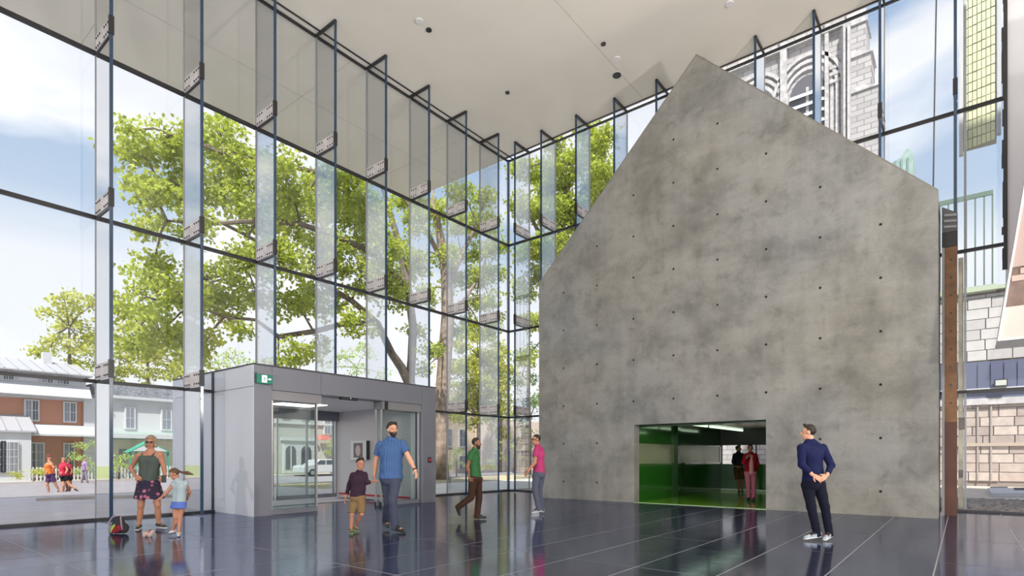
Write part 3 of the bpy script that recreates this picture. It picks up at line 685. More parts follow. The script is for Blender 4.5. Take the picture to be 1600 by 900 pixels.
t1 = [(path([(655, 752, 0), (652, 680, 0), (646, 625, 0), (640, 598, 0)]), [.42, .34, .30, .31]),
      (path([(640, 600, 0), (628, 575, 0), (612, 552, 0), (590, 505, .3), (550, 470, .6), (500, 440, .8), (440, 400, 1), (380, 365, 1), (310, 330, 1), (250, 290, 1)]), [.28, .26, .22, .18, .15, .12, .10, .08, .06, .04]),
      (path([(640, 600, 0), (643, 560, 0), (645, 510, 0), (636, 440, 0), (620, 370, .4), (600, 300, .8), (580, 240, 1)]), [.28, .25, .24, .22, .18, .13, .08]),
      (path([(636, 450, 0), (590, 400, -.5), (540, 375, -1), (470, 350, -1.2), (400, 345, -1.2), (330, 350, -1.2), (260, 345, -1)]), [.22, .17, .14, .12, .1, .07, .04]),
      (path([(590, 505, .3), (540, 505, .2), (490, 518, 0), (435, 526, 0), (400, 500, 0), (350, 495, 0), (310, 480, 0)]), [.16, .14, .13, .11, .08, .06, .03]),
      (path([(620, 380, .2), (560, 310, 0), (500, 270, 0), (430, 255, 0), (350, 240, 0), (280, 215, 0)]), [.18, .14, .11, .09, .07, .04]),
      (path([(440, 400, 1), (380, 420, 1.2), (310, 440, 1.2), (250, 470, 1)]), [.1, .08, .06, .04])]
b1 = [(215,235,34),(200,205,14),(255,222,38),(232,300,40),(280,290,42),(300,230,38),(345,215,42),(385,255,46),(345,300,46),(300,355,36),(228,352,26),(242,402,16),(405,330,46),(445,275,46),(465,340,46),(505,300,46),(545,285,42),(555,350,46),(505,395,42),(440,410,40),(380,405,36),(335,440,38),(235,435,38),(282,455,44),(205,478,34),(250,520,42),(205,540,30),(300,525,36),(350,480,34),(400,455,30),(455,475,30),(505,465,38),(565,430,40),(600,385,40),(600,460,36),(560,505,26),(465,550,28),(435,570,14),(500,540,16),(580,330,36),(380,520,14),(310,560,20)]
tree('maple_tree', 'large maple with forked trunk and wide leafy branches behind the entrance box', t1, pb(b1, YT, 1.8), M_LEAF, per=34, dens=22, size=.2)
t2 = [(path([(687, 757, 0), (688, 700, 0), (691, 620, 0), (695, 560, 0), (700, 495, 0), (697, 430, 0), (688, 370, 0), (675, 310, 0)], 25), [.60, .47, .45, .44, .42, .33, .26, .15]),
      (path([(697, 450, 0), (720, 400, 0), (745, 350, .5), (765, 300, 1)], 25), [.22, .18, .12, .06]),
      (path([(700, 500, 0), (725, 470, 0), (750, 430, 0), (775, 400, 0)], 25), [.16, .12, .08, .04]),
      (path([(688, 400, 0), (660, 350, 0), (630, 310, 0)], 25), [.18, .12, .06])]
b2 = [(655,400,20),(715,440,20),(740,395,18),(762,345,18),(770,430,18),(755,520,16),(720,520,14),(775,500,14),(712,350,18),(745,470,16),(690,260,16),(640,420,26),(655,350,26),(640,310,26),(665,460,18),(705,400,20),(735,350,22),(760,310,18),(745,430,20),(770,385,20),(690,330,22),(720,300,20),(675,545,15),(665,575,12),(735,500,14),(770,470,16),(650,520,14)]
tree('straight_tree', 'tall tree with a thick straight grey trunk right of the entrance box', t2, pb(b2, 25, 1.5), M_LEAF, per=34, dens=26, size=.2, bark=M_BARK2)
t3 = [([at(858, 752, 34), at(860, 650, 34), at(866, 520, 34), at(872, 420, 34), at(880, 330, 34), at(895, 250, 34)], [.5, .4, .35, .3, .22, .1]),
      ([at(872, 430, 34), at(845, 370, 34), at(820, 320, 33)], [.2, .14, .06]), ([at(880, 340, 34), at(915, 290, 34), at(945, 240, 34)], [.18, .12, .05])]
b3 = [(822,320,26),(862,300,26),(912,335,24),(842,430,20),(878,425,16),(935,270,22),(845,380,22),(870,225,18),(850,270,26),(885,262,30),(925,242,26),(938,300,30),(895,325,32),(852,335,28),(872,385,30),(832,400,26),(818,455,20),(838,500,18),(822,560,16),(912,205,18),(948,212,16),(905,375,22),(815,265,18)]
tree('right_maple', 'maple tree seen through the glass left of the concrete gable', t3, [(at(px, py, 34+random.uniform(-2, 2)), r*34/FPX) for (px, py, r) in b3], M_LEAF, per=36, dens=30, size=.2)
def simple_tree(name, label, lst, Y, m, per=20, size=.2, spread=.3, dens=8, group=None, cat='tree', trunk=True, rad=.3):
    bl = pb(lst, Y, 1.0); cx = sum(c[0] for c, r in bl)/len(bl); cyy = sum(c[1] for c, r in bl)/len(bl); zt = max(c[2] for c, r in bl)
    tr = [([(cx, cyy, -.3), (cx+.1, cyy, zt*.4), (cx, cyy, zt*.85)], [rad, rad*.7, rad*.25])] if trunk else [([(cx, cyy, -.3), (cx, cyy, max(.2, zt*.6))], [.06, .04])]
    return tree(name, label, tr, bl, m, per=per, spread=spread, size=size, dens=dens, base=(cx, cyy, 0), cat=cat, group=group, twigs=trunk)
simple_tree('yard_tree', 'yellow-green broad tree rising behind the brick house roof', [(100,468,26),(72,487,14),(115,515,32),(80,540,24),(135,555,32),(58,548,12),(140,480,22),(155,520,24)], 59, M_LEAFY, size=.28, dens=9)
simple_tree('back_tree', 'yellow-green tree rising behind the white house with slate mansard', [(185,560,34),(230,575,34),(270,565,30),(205,520,26),(250,540,26),(180,590,20),(285,590,20)], 60, M_LEAFY, size=.28, dens=9)
simple_tree('hazy_tree', 'pale distant tree just above the left end of the entrance box', [(330,565,20),(360,560,22),(395,572,20),(420,580,14)], 85, M_LEAFB, size=.35, spread=.5, dens=3, group='pale distant trees')
simple_tree('hazy_tree', 'pale distant tree above the middle of the entrance box', [(540,560,20),(570,550,18),(560,580,16),(600,585,14),(510,575,14)], 85, M_LEAFB, size=.35, spread=.5, dens=3, group='pale distant trees')
simple_tree('street_tree', 'bright green street tree with orange-brown trunk behind the man in green', [(715,575,18),(742,600,26),(722,632,20),(760,640,20),(752,560,22),(780,600,18),(775,560,16),(712,655,12),(735,665,10),(700,600,12),(768,575,16),(730,570,18),(750,650,14),(782,640,14),(790,580,12),(722,540,14),(745,525,14),(775,535,12),(705,630,12),(740,625,16),(765,610,14)], 38, M_LEAFY, per=34, size=.25, dens=18, rad=.25)
simple_tree('street_tree', 'dense leafy tree in front of the sandy brick building left of the corner post', [(772,600,16),(790,625,16),(765,655,16),(785,675,14),(800,650,12),(775,560,14),(795,580,14),(790,545,12),(760,625,14)], 39, M_LEAFY, per=30, size=.24, dens=10, rad=.2)
simple_tree('side_tree', 'green tree low beside the left edge of the concrete gable', [(812,600,16),(828,630,16),(815,655,12),(830,590,14),(845,620,16),(825,672,9),(815,690,8),(832,700,7),(812,560,12),(832,540,10)], 27, M_LEAFD, size=.17, dens=22)
def bush(label, lst, Y, m, size=.12, dens=14): return simple_tree('bush', label, lst, Y, m, per=24, size=size, spread=.16, dens=dens, cat='shrub', trunk=False, group='shrubs between road and houses')
bush('flowering rounded bush in front of the brick house', [(128,700,12),(142,695,12),(135,722,12),(122,735,9),(146,735,10),(118,715,8)], 46.2, M_LEAFB)
bush('low bush by the fence of the white house', [(180,715,10),(190,730,9),(176,735,8),(196,715,6)], 46.4, M_LEAFB)
bush('small shrub under the brick house window', [(58,738,6),(70,736,6),(28,742,5)], 46.3, M_LEAFY)
bush('leafy shrub at the steps of the pale stone building', [(515,690,9),(520,720,9),(512,705,7),(524,665,9),(516,650,8)], 47.5, M_LEAFB)
bush('spreading green shrub by the straight tree trunk', [(705,712,9),(715,722,9),(728,728,7),(702,730,8),(716,705,6)], 33, M_LEAFB)
bush('pale bush right of the man in green', [(826,705,9),(834,720,8),(822,725,7),(778,705,9),(788,718,9),(770,722,8),(800,700,9),(812,715,9),(780,690,8)], 36, M_LEAFB)

# ================================================================== beyond the right glass: church and yard
M_STONE = concrete_mat('church_stone', (.66, .63, .62), .72); M_STL = mat('light_church_stone', (.46, .445, .455), .8, 0, .25, 3)
def tower_mat():
    m = bpy.data.materials.new('tower_ashlar'); m.use_nodes = True; nt = m.node_tree; b = nt.nodes['Principled BSDF']; b.inputs['Roughness'].default_value = .85
    t = nt.nodes.new('ShaderNodeTexCoord'); mp = nt.nodes.new('ShaderNodeMapping'); mp.inputs['Rotation'].default_value = (0, math.pi/2, math.pi/2)
    br = nt.nodes.new('ShaderNodeTexBrick'); br.inputs['Scale'].default_value = 1.0; br.inputs['Mortar Size'].default_value = .03; br.inputs['Brick Width'].default_value = .8; br.inputs['Row Height'].default_value = .38
    br.inputs['Color1'].default_value = (.44, .425, .43, 1); br.inputs['Color2'].default_value = (.34, .33, .335, 1); br.inputs['Mortar'].default_value = (.22, .21, .22, 1)
    nt.links.new(t.outputs['Object'], mp.inputs[0]); nt.links.new(mp.outputs[0], br.inputs[0]); nt.links.new(br.outputs[0], b.inputs['Base Color']); return m
M_TOW = tower_mat()
TX = 45.0; tw = empty('church_tower', (TX, 11, 0), 'pale stone church bell tower with arched louvred openings', 'tower')
Yt = lambda px, X=TX: X*ray(px)[1]/ray(px)[0]
Zt = lambda px, py, X=TX: CAM_H+(HOR-py)*(X/ray(px)[0])/FPX
yR = Yt(1322)
MB().box(TX, TX+9, yR, 17.5, 0, 33).build('tower_body', M_TOW, tw)
def tb(nm, m, pxa, pxb, za, zb, d=.3, X=TX): return box(nm, m, (X-d, X+.02, Yt(pxb, X), Yt(pxa, X), za, zb), tw)
zmid = Zt(1250, 150)
for pc_ in (1262, 1180):
    yc = Yt(pc_); zs = Zt(pc_, 150) if pc_ == 1262 else Zt(1262, 150)
    for k, (r, dd) in enumerate(((2.35, .30), (2.0, .22), (1.65, .14))):
        pts_o = [(yc+r*math.cos(t*math.pi/14), zs+r*1.25*math.sin(t*math.pi/14)) for t in range(15)]
        pts_i = [(yc+(r-.2)*math.cos(t*math.pi/14), zs+(r-.2)*1.25*math.sin(t*math.pi/14)) for t in range(15)]
        mb = MB()
        for q in range(14):
            mb.prism([pts_i[q], pts_o[q], pts_o[q+1], pts_i[q+1]], TX-dd, TX+.01, 'x')
        for sg_ in (-1, 1): mb.box(TX-dd, TX+.01, yc+sg_*(r-.1)-.1, yc+sg_*(r-.1)+.1, zs-7, zs)
        mb.build('arch_moulding', M_STL, tw)
    mb = MB().prism([(yc-1.2, zs-7)]+[(yc+1.2, zs-7)]+[(yc+1.2*math.cos(t*math.pi/10), zs+1.5*math.sin(t*math.pi/10)) for t in range(11)], TX-.03, TX-.01, 'x')
    mb.build('dark_opening', mat('dark_belfry', (.10, .10, .12), .8), tw)
    box('mullion', M_STL, (TX-.12, TX-.01, yc-.09, yc+.09, zs-7, zs+.6), tw)
    for k in range(9):
        z = zs-.1-k*.72; 
        MB().prism([(TX-.30, z), (TX-.27, z+.05), (TX-.04, z+.38), (TX-.04, z+.3)], yc-1.15, yc+1.15, 'y').build('louvre', mat('pale_blue_louvre', (.60, .70, .76), .5), tw)
tb('pilaster', M_STL, 1221, 1231, 5, 33, .4); tb('pilaster', M_STL, 1290, 1296, 5, 33, .3)
for (py, h) in ((72, .35), (30, .4)): 
    z = Zt(1250, py); box('string_course', M_STL, (TX-.35, TX, yR, 17.5, z, z+h), tw)
for k, py in enumerate((108, 118, 130)): tb('panel_band', M_STL, 1297, 1318, Zt(1308, py), Zt(1308, py)+.22, .25)
for (a, b, d) in ((1316, 1319, .5), (1321, 1325, .9), (1328, 1332, 1.1)):
    tb('corner_shaft', M_STL, a, b, 4, Zt(1330, 45), d)
# stepped corner buttress
for (za, zb, w) in ((3, Zt(1345, 150), 2.0), (Zt(1345, 150), Zt(1345, 95), 1.55), (Zt(1345, 95), Zt(1345, 45), 1.25)):
    b_ = box('buttress', M_TOW, (TX-.6, TX+1.4, yR-w, yR+.1, za, zb), tw)
    MB().prism([(yR-w-.1, zb), (yR+.1, zb), (yR+.1, zb+.7)], TX-.7, TX+1.5, 'x').build('weathering', M_STL, b_)
mb = MB(); zb = Zt(1345, 45)
mb.prism([(TX-.5, yR-1.2), (TX+.7, yR-1.2), (TX+.7, yR-.1), (TX-.5, yR-.1)], zb, zb+1.2)
i = len(mb.v); mb.v += [(TX-.5, yR-1.2, zb+1.2), (TX+.7, yR-1.2, zb+1.2), (TX+.7, yR-.1, zb+1.2), (TX-.5, yR-.1, zb+1.2), (TX+.1, yR-.65, zb+4.2)]
mb.f += [(i, i+1, i+4), (i+1, i+2, i+4), (i+2, i+3, i+4), (i+3, i, i+4)]
mb.build('pinnacle', M_STL, tw)
# --- church side wall with its stones
WX = 34.0; cw = empty('church_side_wall', (WX, -2, 0), 'stone side wall of the church beyond the yard, blue-grey siding above', 'wall')
yw = lambda px: WX*ray(px)[1]/ray(px)[0]; zw = lambda py, px=1550: CAM_H+(HOR-py)*(WX/ray(px)[0])/FPX
ya, yb = yw(1640), .9
box('backing', mat('wall_mortar', (.24, .20, .18), .9), (WX+.05, WX+.6, -14, yb, -.2, 8.95), cw)
stm = [mat('beige_stone_a', (.42, .345, .31), .85, 0, .12, 3), mat('beige_stone_b', (.35, .285, .26), .85, 0, .12, 3), mat('beige_stone_c', (.47, .40, .36), .85, 0, .12, 3)]
whm = [mat('white_stone_a', (.50, .485, .48), .8, 0, .06, 3), mat('white_stone_b', (.43, .415, .42), .8, 0, .06, 3)]
def stones(z0, z1, h, wmin, wmax, ms, seed):
    random.seed(seed); z = z0
    while z < z1-.05:
        hh = min(h, z1-z); y = yb+random.uniform(-.6, 0)*0
        while y > ya:
            w = random.uniform(wmin, wmax); box('stone', random.choice(ms), (WX+random.uniform(-.03, .02), WX+.06, y-w+.02, y-.02, z+.015, z+hh-.015), cw); y -= w
        z += hh
stones(zw(752), zw(632), .42, .6, 1.25, stm, 5)
stones(zw(562), zw(458), .48, .7, 1.1, whm, 6)
box('stone_ledge', mat('brown_ledge', (.40, .33, .27), .8), (WX-.12, WX+.05, -14, yb, zw(697), zw(692)), cw); box('stone_ledge', M_STL, (WX-.16, WX+.05, -14, yb, zw(632), zw(622)), cw)
M_SID = mat('blue_grey_siding', (.10, .115, .19), .5)
box('siding_back', M_SID, (WX-.0, WX+.05, -14, yb, zw(622), zw(564)), cw)
y = yb
while y > ya: box('siding_board', M_SID, (WX-.05, WX, y-.42, y-.04, zw(613), zw(568)), cw); y -= .46
box('white_rail', M_WPAINT, (WX-.12, WX, -14, yb, zw(612), zw(606)), cw)
box('green_coping', mat('mossy_coping', (.40, .46, .34), .8), (WX-.22, WX+.6, -14, yb, 8.95, 9.12), cw)
M_BRN2 = mat('dull_pipe', (.34, .29, .26), .7)
for k, pxx in enumerate((1528, 1549)): box('downpipe', M_BRN2, (WX-.1, WX-.04, yw(pxx)-.03, yw(pxx)+.03, zw(752), zw(632)), cw)
fl = empty('flood_lamp', (WX-.4, yw(1563), zw(600)), 'small box flood lamp mounted on the blue-grey siding', 'lamp')
box('housing', M_DARK, (WX-.5, WX-.13, yw(1574), yw(1553), zw(606), zw(595)), fl, .02); box('lens', mat('lamp_lens', (.5, .52, .48), .3), (WX-.52, WX-.5, yw(1572), yw(1555), zw(604.5), zw(596.5)), fl)
# white upper terrace wall with railing
tr_ = empty('terrace_railing', (33.9, 0, 9.4), 'tall green metal terrace railing beyond the right end of the gable', 'railing')
M_GRAIL = mat('dull_green_rail', (.10, .16, .13), .5, .3); RX = 33.9; yr = lambda px: RX*ray(px)[1]/ray(px)[0]; zr = lambda py, px: CAM_H+(HOR-py)*(RX/ray(px)[0])/FPX
for pxx in (1469, 1482, 1495, 1510, 1524, 1538, 1551): box('baluster', M_GRAIL, (RX, RX+.05, yr(pxx)-.03, yr(pxx)+.03, zr(447, 1540), zr(304, 1540)), tr_)
box('top_rail', M_GRAIL, (RX-.03, RX+.08, yr(1552), yr(1462), zr(306, 1540), zr(299, 1540)), tr_); box('bottom_rail', mat('grey_green_ledge', (.36, .42, .36), .7), (RX-.05, RX+.1, yr(1556), yb, zr(456, 1540), zr(445, 1540)), tr_)
# copper dormer on the stone stair turret
td = empty('copper_dormer', (34.5, 3.4, 0), 'green copper pointed dormer above the right slope of the gable', 'dormer')
y14, y13 = 34.5*ray(1427)[1]/ray(1427)[0], 34.5*ray(1375)[1]/ray(1375)[0]
zz = lambda py, px=1410: CAM_H+(HOR-py)*(34.5/ray(px)[0])/FPX
box('stone_base', M_TOW, (34.5, 38, y14, 8.0, 0, zz(285)), td)
M_COP = mat('green_copper', (.27, .38, .36), .5, .2, .15, 3)
y1418 = 34.5*ray(1417)[1]/ray(1417)[0]; y1388 = 34.5*ray(1388)[1]/ray(1388)[0]
MB().prism([(y14, zz(285)), (y14, zz(243)), (y1418, zz(235)), ((y1418*.7+y1388*.3), zz(247)), (y1388, zz(253)), (y13, zz(258)), (y13, zz(285))], 34.4, 36.5, 'x').build('copper_cap', M_COP, td)
for f in (.2, .45, .7): 
    yy = y14+(y1388-y14)*f; box('standing_seam', mat('dark_copper_seam', (.16, .25, .24), .5), (34.35, 34.4, yy-.04, yy+.04, zz(280), zz(250)), td)
# tiled hanging panel
pn = empty('tiled_cladding_panel', (19.5, -.3, 9.5), 'pale yellow-green gridded cladding panel hanging outside upper right', 'panel')
z0 = 9.55; ytl, ytr = .0, -.66
box('panel_back', mat('panel_back_grey', (.30, .31, .25), .6), (19.53, 19.6, ytr-.02, ytl, z0, 15.6), pn)
M_YT = [mat('yellow_green_tile_a', (.66, .68, .44), .5), mat('yellow_green_tile_b', (.58, .62, .40), .5)]
mt = []
for m in M_YT:
    me = bpy.data.meshes.new('tile'); mb = MB().box(-.03, 0, -.078, 0, .0, .22); me.from_pydata(mb.v, [], mb.f); bm = bmesh.new(); bm.from_mesh(me); bmesh.ops.recalc_face_normals(bm, faces=bm.faces); bm.to_mesh(me); bm.free(); me.materials.append(m); mt.append(me)
random.seed(9)
for r in range(24):
    for c in range(7):
        if z0+r*.25+c*.012 > 15.5: continue
        o = bpy.data.objects.new('tile', random.choice(mt)); COL.objects.link(o); o.parent = pn; o.location = Vector((19.53+random.uniform(-.01, .01), ytl-.012-c*.093, z0+.02+r*.25+c*.012))-Vector(pn.location)
box('white_frame', M_WPAINT, (19.45, 19.62, ytl+.0, ytl+.09, z0-.1, 15.6), pn); box('white_frame', M_WPAINT, (19.45, 19.62, ytr-.11, ytr-.03, z0+.2, 15.6), pn)
wc = box('white_cladding', mat('bluish_white_cladding', (.70, .73, .78), .5), (20.2, 20.5, -8, -.90, 5.6, 18)); tag(wc, 'tall bluish white cladding wall outside at far right', 'wall')
bp = empty('outside_pier', (18.2, 0, 0), 'pale weathered timber pier outside the glass beside the dark fin', 'pier')
box('pier_post', mat('pale_timber', (.66, .60, .46), .7, 0, .25, 3), (18.1, 18.3, .0, .10, 0, 6.3), bp); box('pier_strip', M_WPAINT, (18.08, 18.3, -.06, -.01, 0, 13.0), bp); box('pier_block', M_BRN, (18.07, 18.1, -.03, .08, 2.0, 2.3), bp); box('pier_block', M_BRN, (18.07, 18.1, -.0, .08, .8, 1.0), bp)
cb = MB().tube([(20, 20*ray(1465)[1]/ray(1465)[0], 16), (20, 20*ray(1460)[1]/ray(1460)[0], 11), (20, 20*ray(1457)[1]/ray(1457)[0], 7)], .018, 6).build('hanging_cable', M_DARK); tag(cb, 'thin dark cable hanging outside above the right end of the gable', 'cable')
gv = MB(); 
# gravel bank
random.seed(4)
for k in range(2600):
    x = random.uniform(17.7, 22.6); y = random.uniform(-1.5, .6) if x < 17.85 else random.uniform(-3.6, .6); s_ = random.uniform(.03, .09)
    if 17.95 < x < 18.45 and -.2 < y < .25: continue
    v, f = ico((x, y, s_*.3), s_, 0, (1, 1, .6)); i = len(gv.v); gv.v += v; gv.f += [tuple(i+q for q in t) for t in f]
g_ = gv.build('gravel', mat('brown_gravel', (.27, .22, .19), .9, 0, .5, 9)); tag(g_, 'strip of brown gravel outside the right glass', 'gravel', kind='stuff')
def flat(nm, label, cat, m, px0, px1, py, w, h):
    dep = CAM_H*FPX/(py-HOR); A = at(px0, py, dep); B = at(px1, py, dep); n = (B-A).normalized(); s_ = Vector((n.y, -n.x, 0))
    e = MB(); A.z = B.z = 0; p = [A, B, B+Vector((w, 0, 0)), A+Vector((w, 0, 0))]
    e.prism([(q.x, q.y) for q in p], -.015, h); return tag(e.build(nm, m), label, cat)
flat('white_slab', 'flat white board lying on the sandy yard', 'board', M_WPAINT, 1550, 1640, 776, 4.2, .12)
flat('grey_plank', 'thin grey plank lying on the white board in the yard', 'plank', M_BOLT, 1585, 1640, 771, .3, .2)
flat('grey_plank', 'short dark plank on the sand by the stone wall', 'plank', M_BOLT, 1548, 1575, 763, .3, .06)
cn = empty('traffic_cone', tuple(at(1553, 752, 30)), 'orange-red traffic cone tipped near the stone wall', 'cone')
c0 = at(1553, 753, 29); cn.location = (c0.x, c0.y, 0)
MB().tube([(c0.x, c0.y, .04), (c0.x, c0.y, .40), (c0.x, c0.y, .72)], [.22, .12, .04], 12).build('cone_body', mat('cone_orange', (.75, .12, .05), .5), cn)
box('cone_base', mat('cone_orange', (.75, .12, .05)), (c0.x-.27, c0.x+.27, c0.y-.27, c0.y+.27, 0, .04), cn)
# ================================================================== people: smooth-union surfaces polygonised with surface nets
def V3(*a): return np.array(a, float)
def unit(v): v = np.asarray(v, float); return v/(np.linalg.norm(v)+1e-12)
class Cone:      # round cone a->b, optional flattening along n by factor k, flat = cut the b end (and a end) square
    def __init__(s, a, b, ra, rb, n=None, k=1.0, cutb=False, cuta=False): s.a, s.b, s.ra, s.rb, s.k, s.cb, s.ca = np.asarray(a, float), np.asarray(b, float), ra, rb, k, cutb, cuta; s.n = None if n is None else unit(n)
    def box(s): r = max(s.ra, s.rb)*max(1, s.k)+.02; return np.minimum(s.a, s.b)-r, np.maximum(s.a, s.b)+r
    def __call__(s, P):
        ab = s.b-s.a; L2 = ab@ab+1e-12; q = P-s.a; t = np.clip(q@ab/L2, 0, 1); w = q-t[..., None]*ab
        if s.n is not None:
            c = w@s.n; w = w+(c*(1/s.k-1))[..., None]*s.n
        d = np.sqrt((w*w).sum(-1))-(s.ra+(s.rb-s.ra)*t)
        u = ab/math.sqrt(L2)
        if s.cb: d = np.maximum(d, (P-s.b)@u)
        if s.ca: d = np.maximum(d, -(P-s.a)@u)
        return d
class Ell:
    def __init__(s, c, ax, r): s.c = np.asarray(c, float); s.M = np.array([unit(a) for a in ax]); s.r = np.asarray(r, float)
    def box(s): r = s.r.max()+.02; return s.c-r, s.c+r
    def __call__(s, P):
        q = (P-s.c)@s.M.T; k0 = np.sqrt(((q/s.r)**2).sum(-1)); k1 = np.sqrt(((q/s.r**2)**2).sum(-1))+1e-9; return k0*(k0-1)/k1
def smin(a, b, k):
    h = np.maximum(k-np.abs(a-b), 0)/k; return np.minimum(a, b)-h*h*k*.25
def surf(prims, res, k=.02, cuts=(), subs=(), wr=0, wf=40, keep=None):
    """prims: list of solids; cuts: [(point, normal)] removes the side the normal points to; -> verts, quads"""
    lo = np.min([p.box()[0] for p in prims], 0)-res*2; hi = np.max([p.box()[1] for p in prims], 0)+res*2
    n = np.ceil((hi-lo)/res).astype(int)+1
    ax = [lo[i]+res*np.arange(n[i]) for i in range(3)]; G = np.stack(np.meshgrid(*ax, indexing='ij'), -1)
    D = np.full(G.shape[:3], 1e3)
    for p in prims:
        a, b = p.box(); i0 = np.maximum(((a-.06-lo)/res).astype(int), 0); i1 = np.minimum(((b+.06-lo)/res).astype(int)+2, n)
        sl = tuple(slice(i0[i], i1[i]) for i in range(3)); D[sl] = smin(D[sl], p(G[sl]), k)
    if wr: D = D+wr*(np.sin(G[..., 2]*wf+3*np.sin(G[..., 0]*9+G[..., 1]*7))*.6+np.sin((G[..., 0]-G[..., 1])*wf*.7+G[..., 2]*wf*.8)*.4)
    for p in subs: D = -smin(-D, p(G), k*.6)
    for (c, nn) in cuts: D = np.maximum(D, (G-np.asarray(c))@unit(nn))
    if keep is not None: D = np.maximum(D, keep(G))
    I = D < 0
    ins = I[:-1, :-1, :-1].astype(np.int8)
    cnt = sum(I[dx:n[0]-1+dx, dy:n[1]-1+dy, dz:n[2]-1+dz].astype(np.int8) for dx in (0, 1) for dy in (0, 1) for dz in (0, 1))
    act = (cnt > 0) & (cnt < 8); idx = -np.ones(act.shape, int); cells = np.argwhere(act); idx[act] = np.arange(len(cells))
    acc = np.zeros((len(cells), 3)); num = np.zeros(len(cells))
    cs = [(0,0,0),(1,0,0),(0,1,0),(1,1,0),(0,0,1),(1,0,1),(0,1,1),(1,1,1)]
    vals = np.stack([D[cells[:, 0]+c[0], cells[:, 1]+c[1], cells[:, 2]+c[2]] for c in cs], 1)
    for (a, b) in ((0,1),(2,3),(4,5),(6,7),(0,2),(1,3),(4,6),(5,7),(0,4),(1,5),(2,6),(3,7)):
        va, vb = vals[:, a], vals[:, b]; m = (va < 0) != (vb < 0); t = np.where(m, va/(va-vb+1e-12), 0)
        acc += np.where(m[:, None], np.array(cs[a])+t[:, None]*(np.array(cs[b])-np.array(cs[a])), 0); num += m
    v = lo+(cells+acc/num[:, None])*res
    Q = []
    for d in range(3):
        e1, e2 = [(1, 2), (2, 0), (0, 1)][d]
        s0 = [slice(1, n[i]-1) for i in range(3)]; s0[d] = slice(0, n[d]-1); s1 = list(s0); s1[d] = slice(1, n[d])
        A, B = I[tuple(s0)], I[tuple(s1)]
        for flip, M in ((False, A & ~B), (True, ~A & B)):
            c = np.argwhere(M)+np.array([0 if i == d else 1 for i in range(3)])
            if not len(c): continue
            o1 = np.zeros(3, int); o1[e1] = 1; o2 = np.zeros(3, int); o2[e2] = 1
            q = [c-o1-o2, c-o2, c, c-o1]; q = np.stack([idx[x[:, 0], x[:, 1], x[:, 2]] for x in q], 1)
            Q.append(q[:, ::-1] if flip else q)
    return v, np.concatenate(Q)
def skin(name, pieces, m, parent, smooth=True):
    vs, fs, o = [], [], 0
    for (v, f) in pieces: vs.append(v); fs.append(f+o); o += len(v)
    v = np.concatenate(vs); f = np.concatenate(fs); me = bpy.data.meshes.new(name)
    me.vertices.add(len(v)); me.vertices.foreach_set('co', v.reshape(-1).astype('f')); me.loops.add(f.size); me.loops.foreach_set('vertex_index', f.reshape(-1).astype('i'))
    me.polygons.add(len(f)); me.polygons.foreach_set('loop_start', np.arange(0, f.size, 4, dtype='i')); me.update(calc_edges=True)
    return mesh_obj(name, me, m, parent, smooth)
def cloth(name, col, rough=.85, **k): return mat(name, col, rough, spec=.2, **k)
SKIN = mat('light_skin', S(214, 160, 132), .55); SKIN_T = mat('tanned_skin', S(176, 124, 98), .55); SKIN_D = mat('brown_skin', S(140, 92, 70), .55)  # three skin tones: light, tanned, brown
HAIRS = {}
def hair_mat(n, c): return mat(n, c, .6, 0, .3, 60)
M_HDK = hair_mat('dark_brown_hair', (.018, .012, .009)); M_HBR = hair_mat('brown_hair', (.10, .05, .025)); M_HBL = hair_mat('ash_blond_hair', (.30, .23, .16))
M_EYE = mat('eye_white', (.50, .46, .43), .3); M_IRIS = mat('eye_iris', (.03, .02, .015), .2); M_SHADE = mat('sunglass_lens', (.012, .01, .012), .12, coat=.5); M_LIP = mat('lips', S(170, 95, 88), .5)
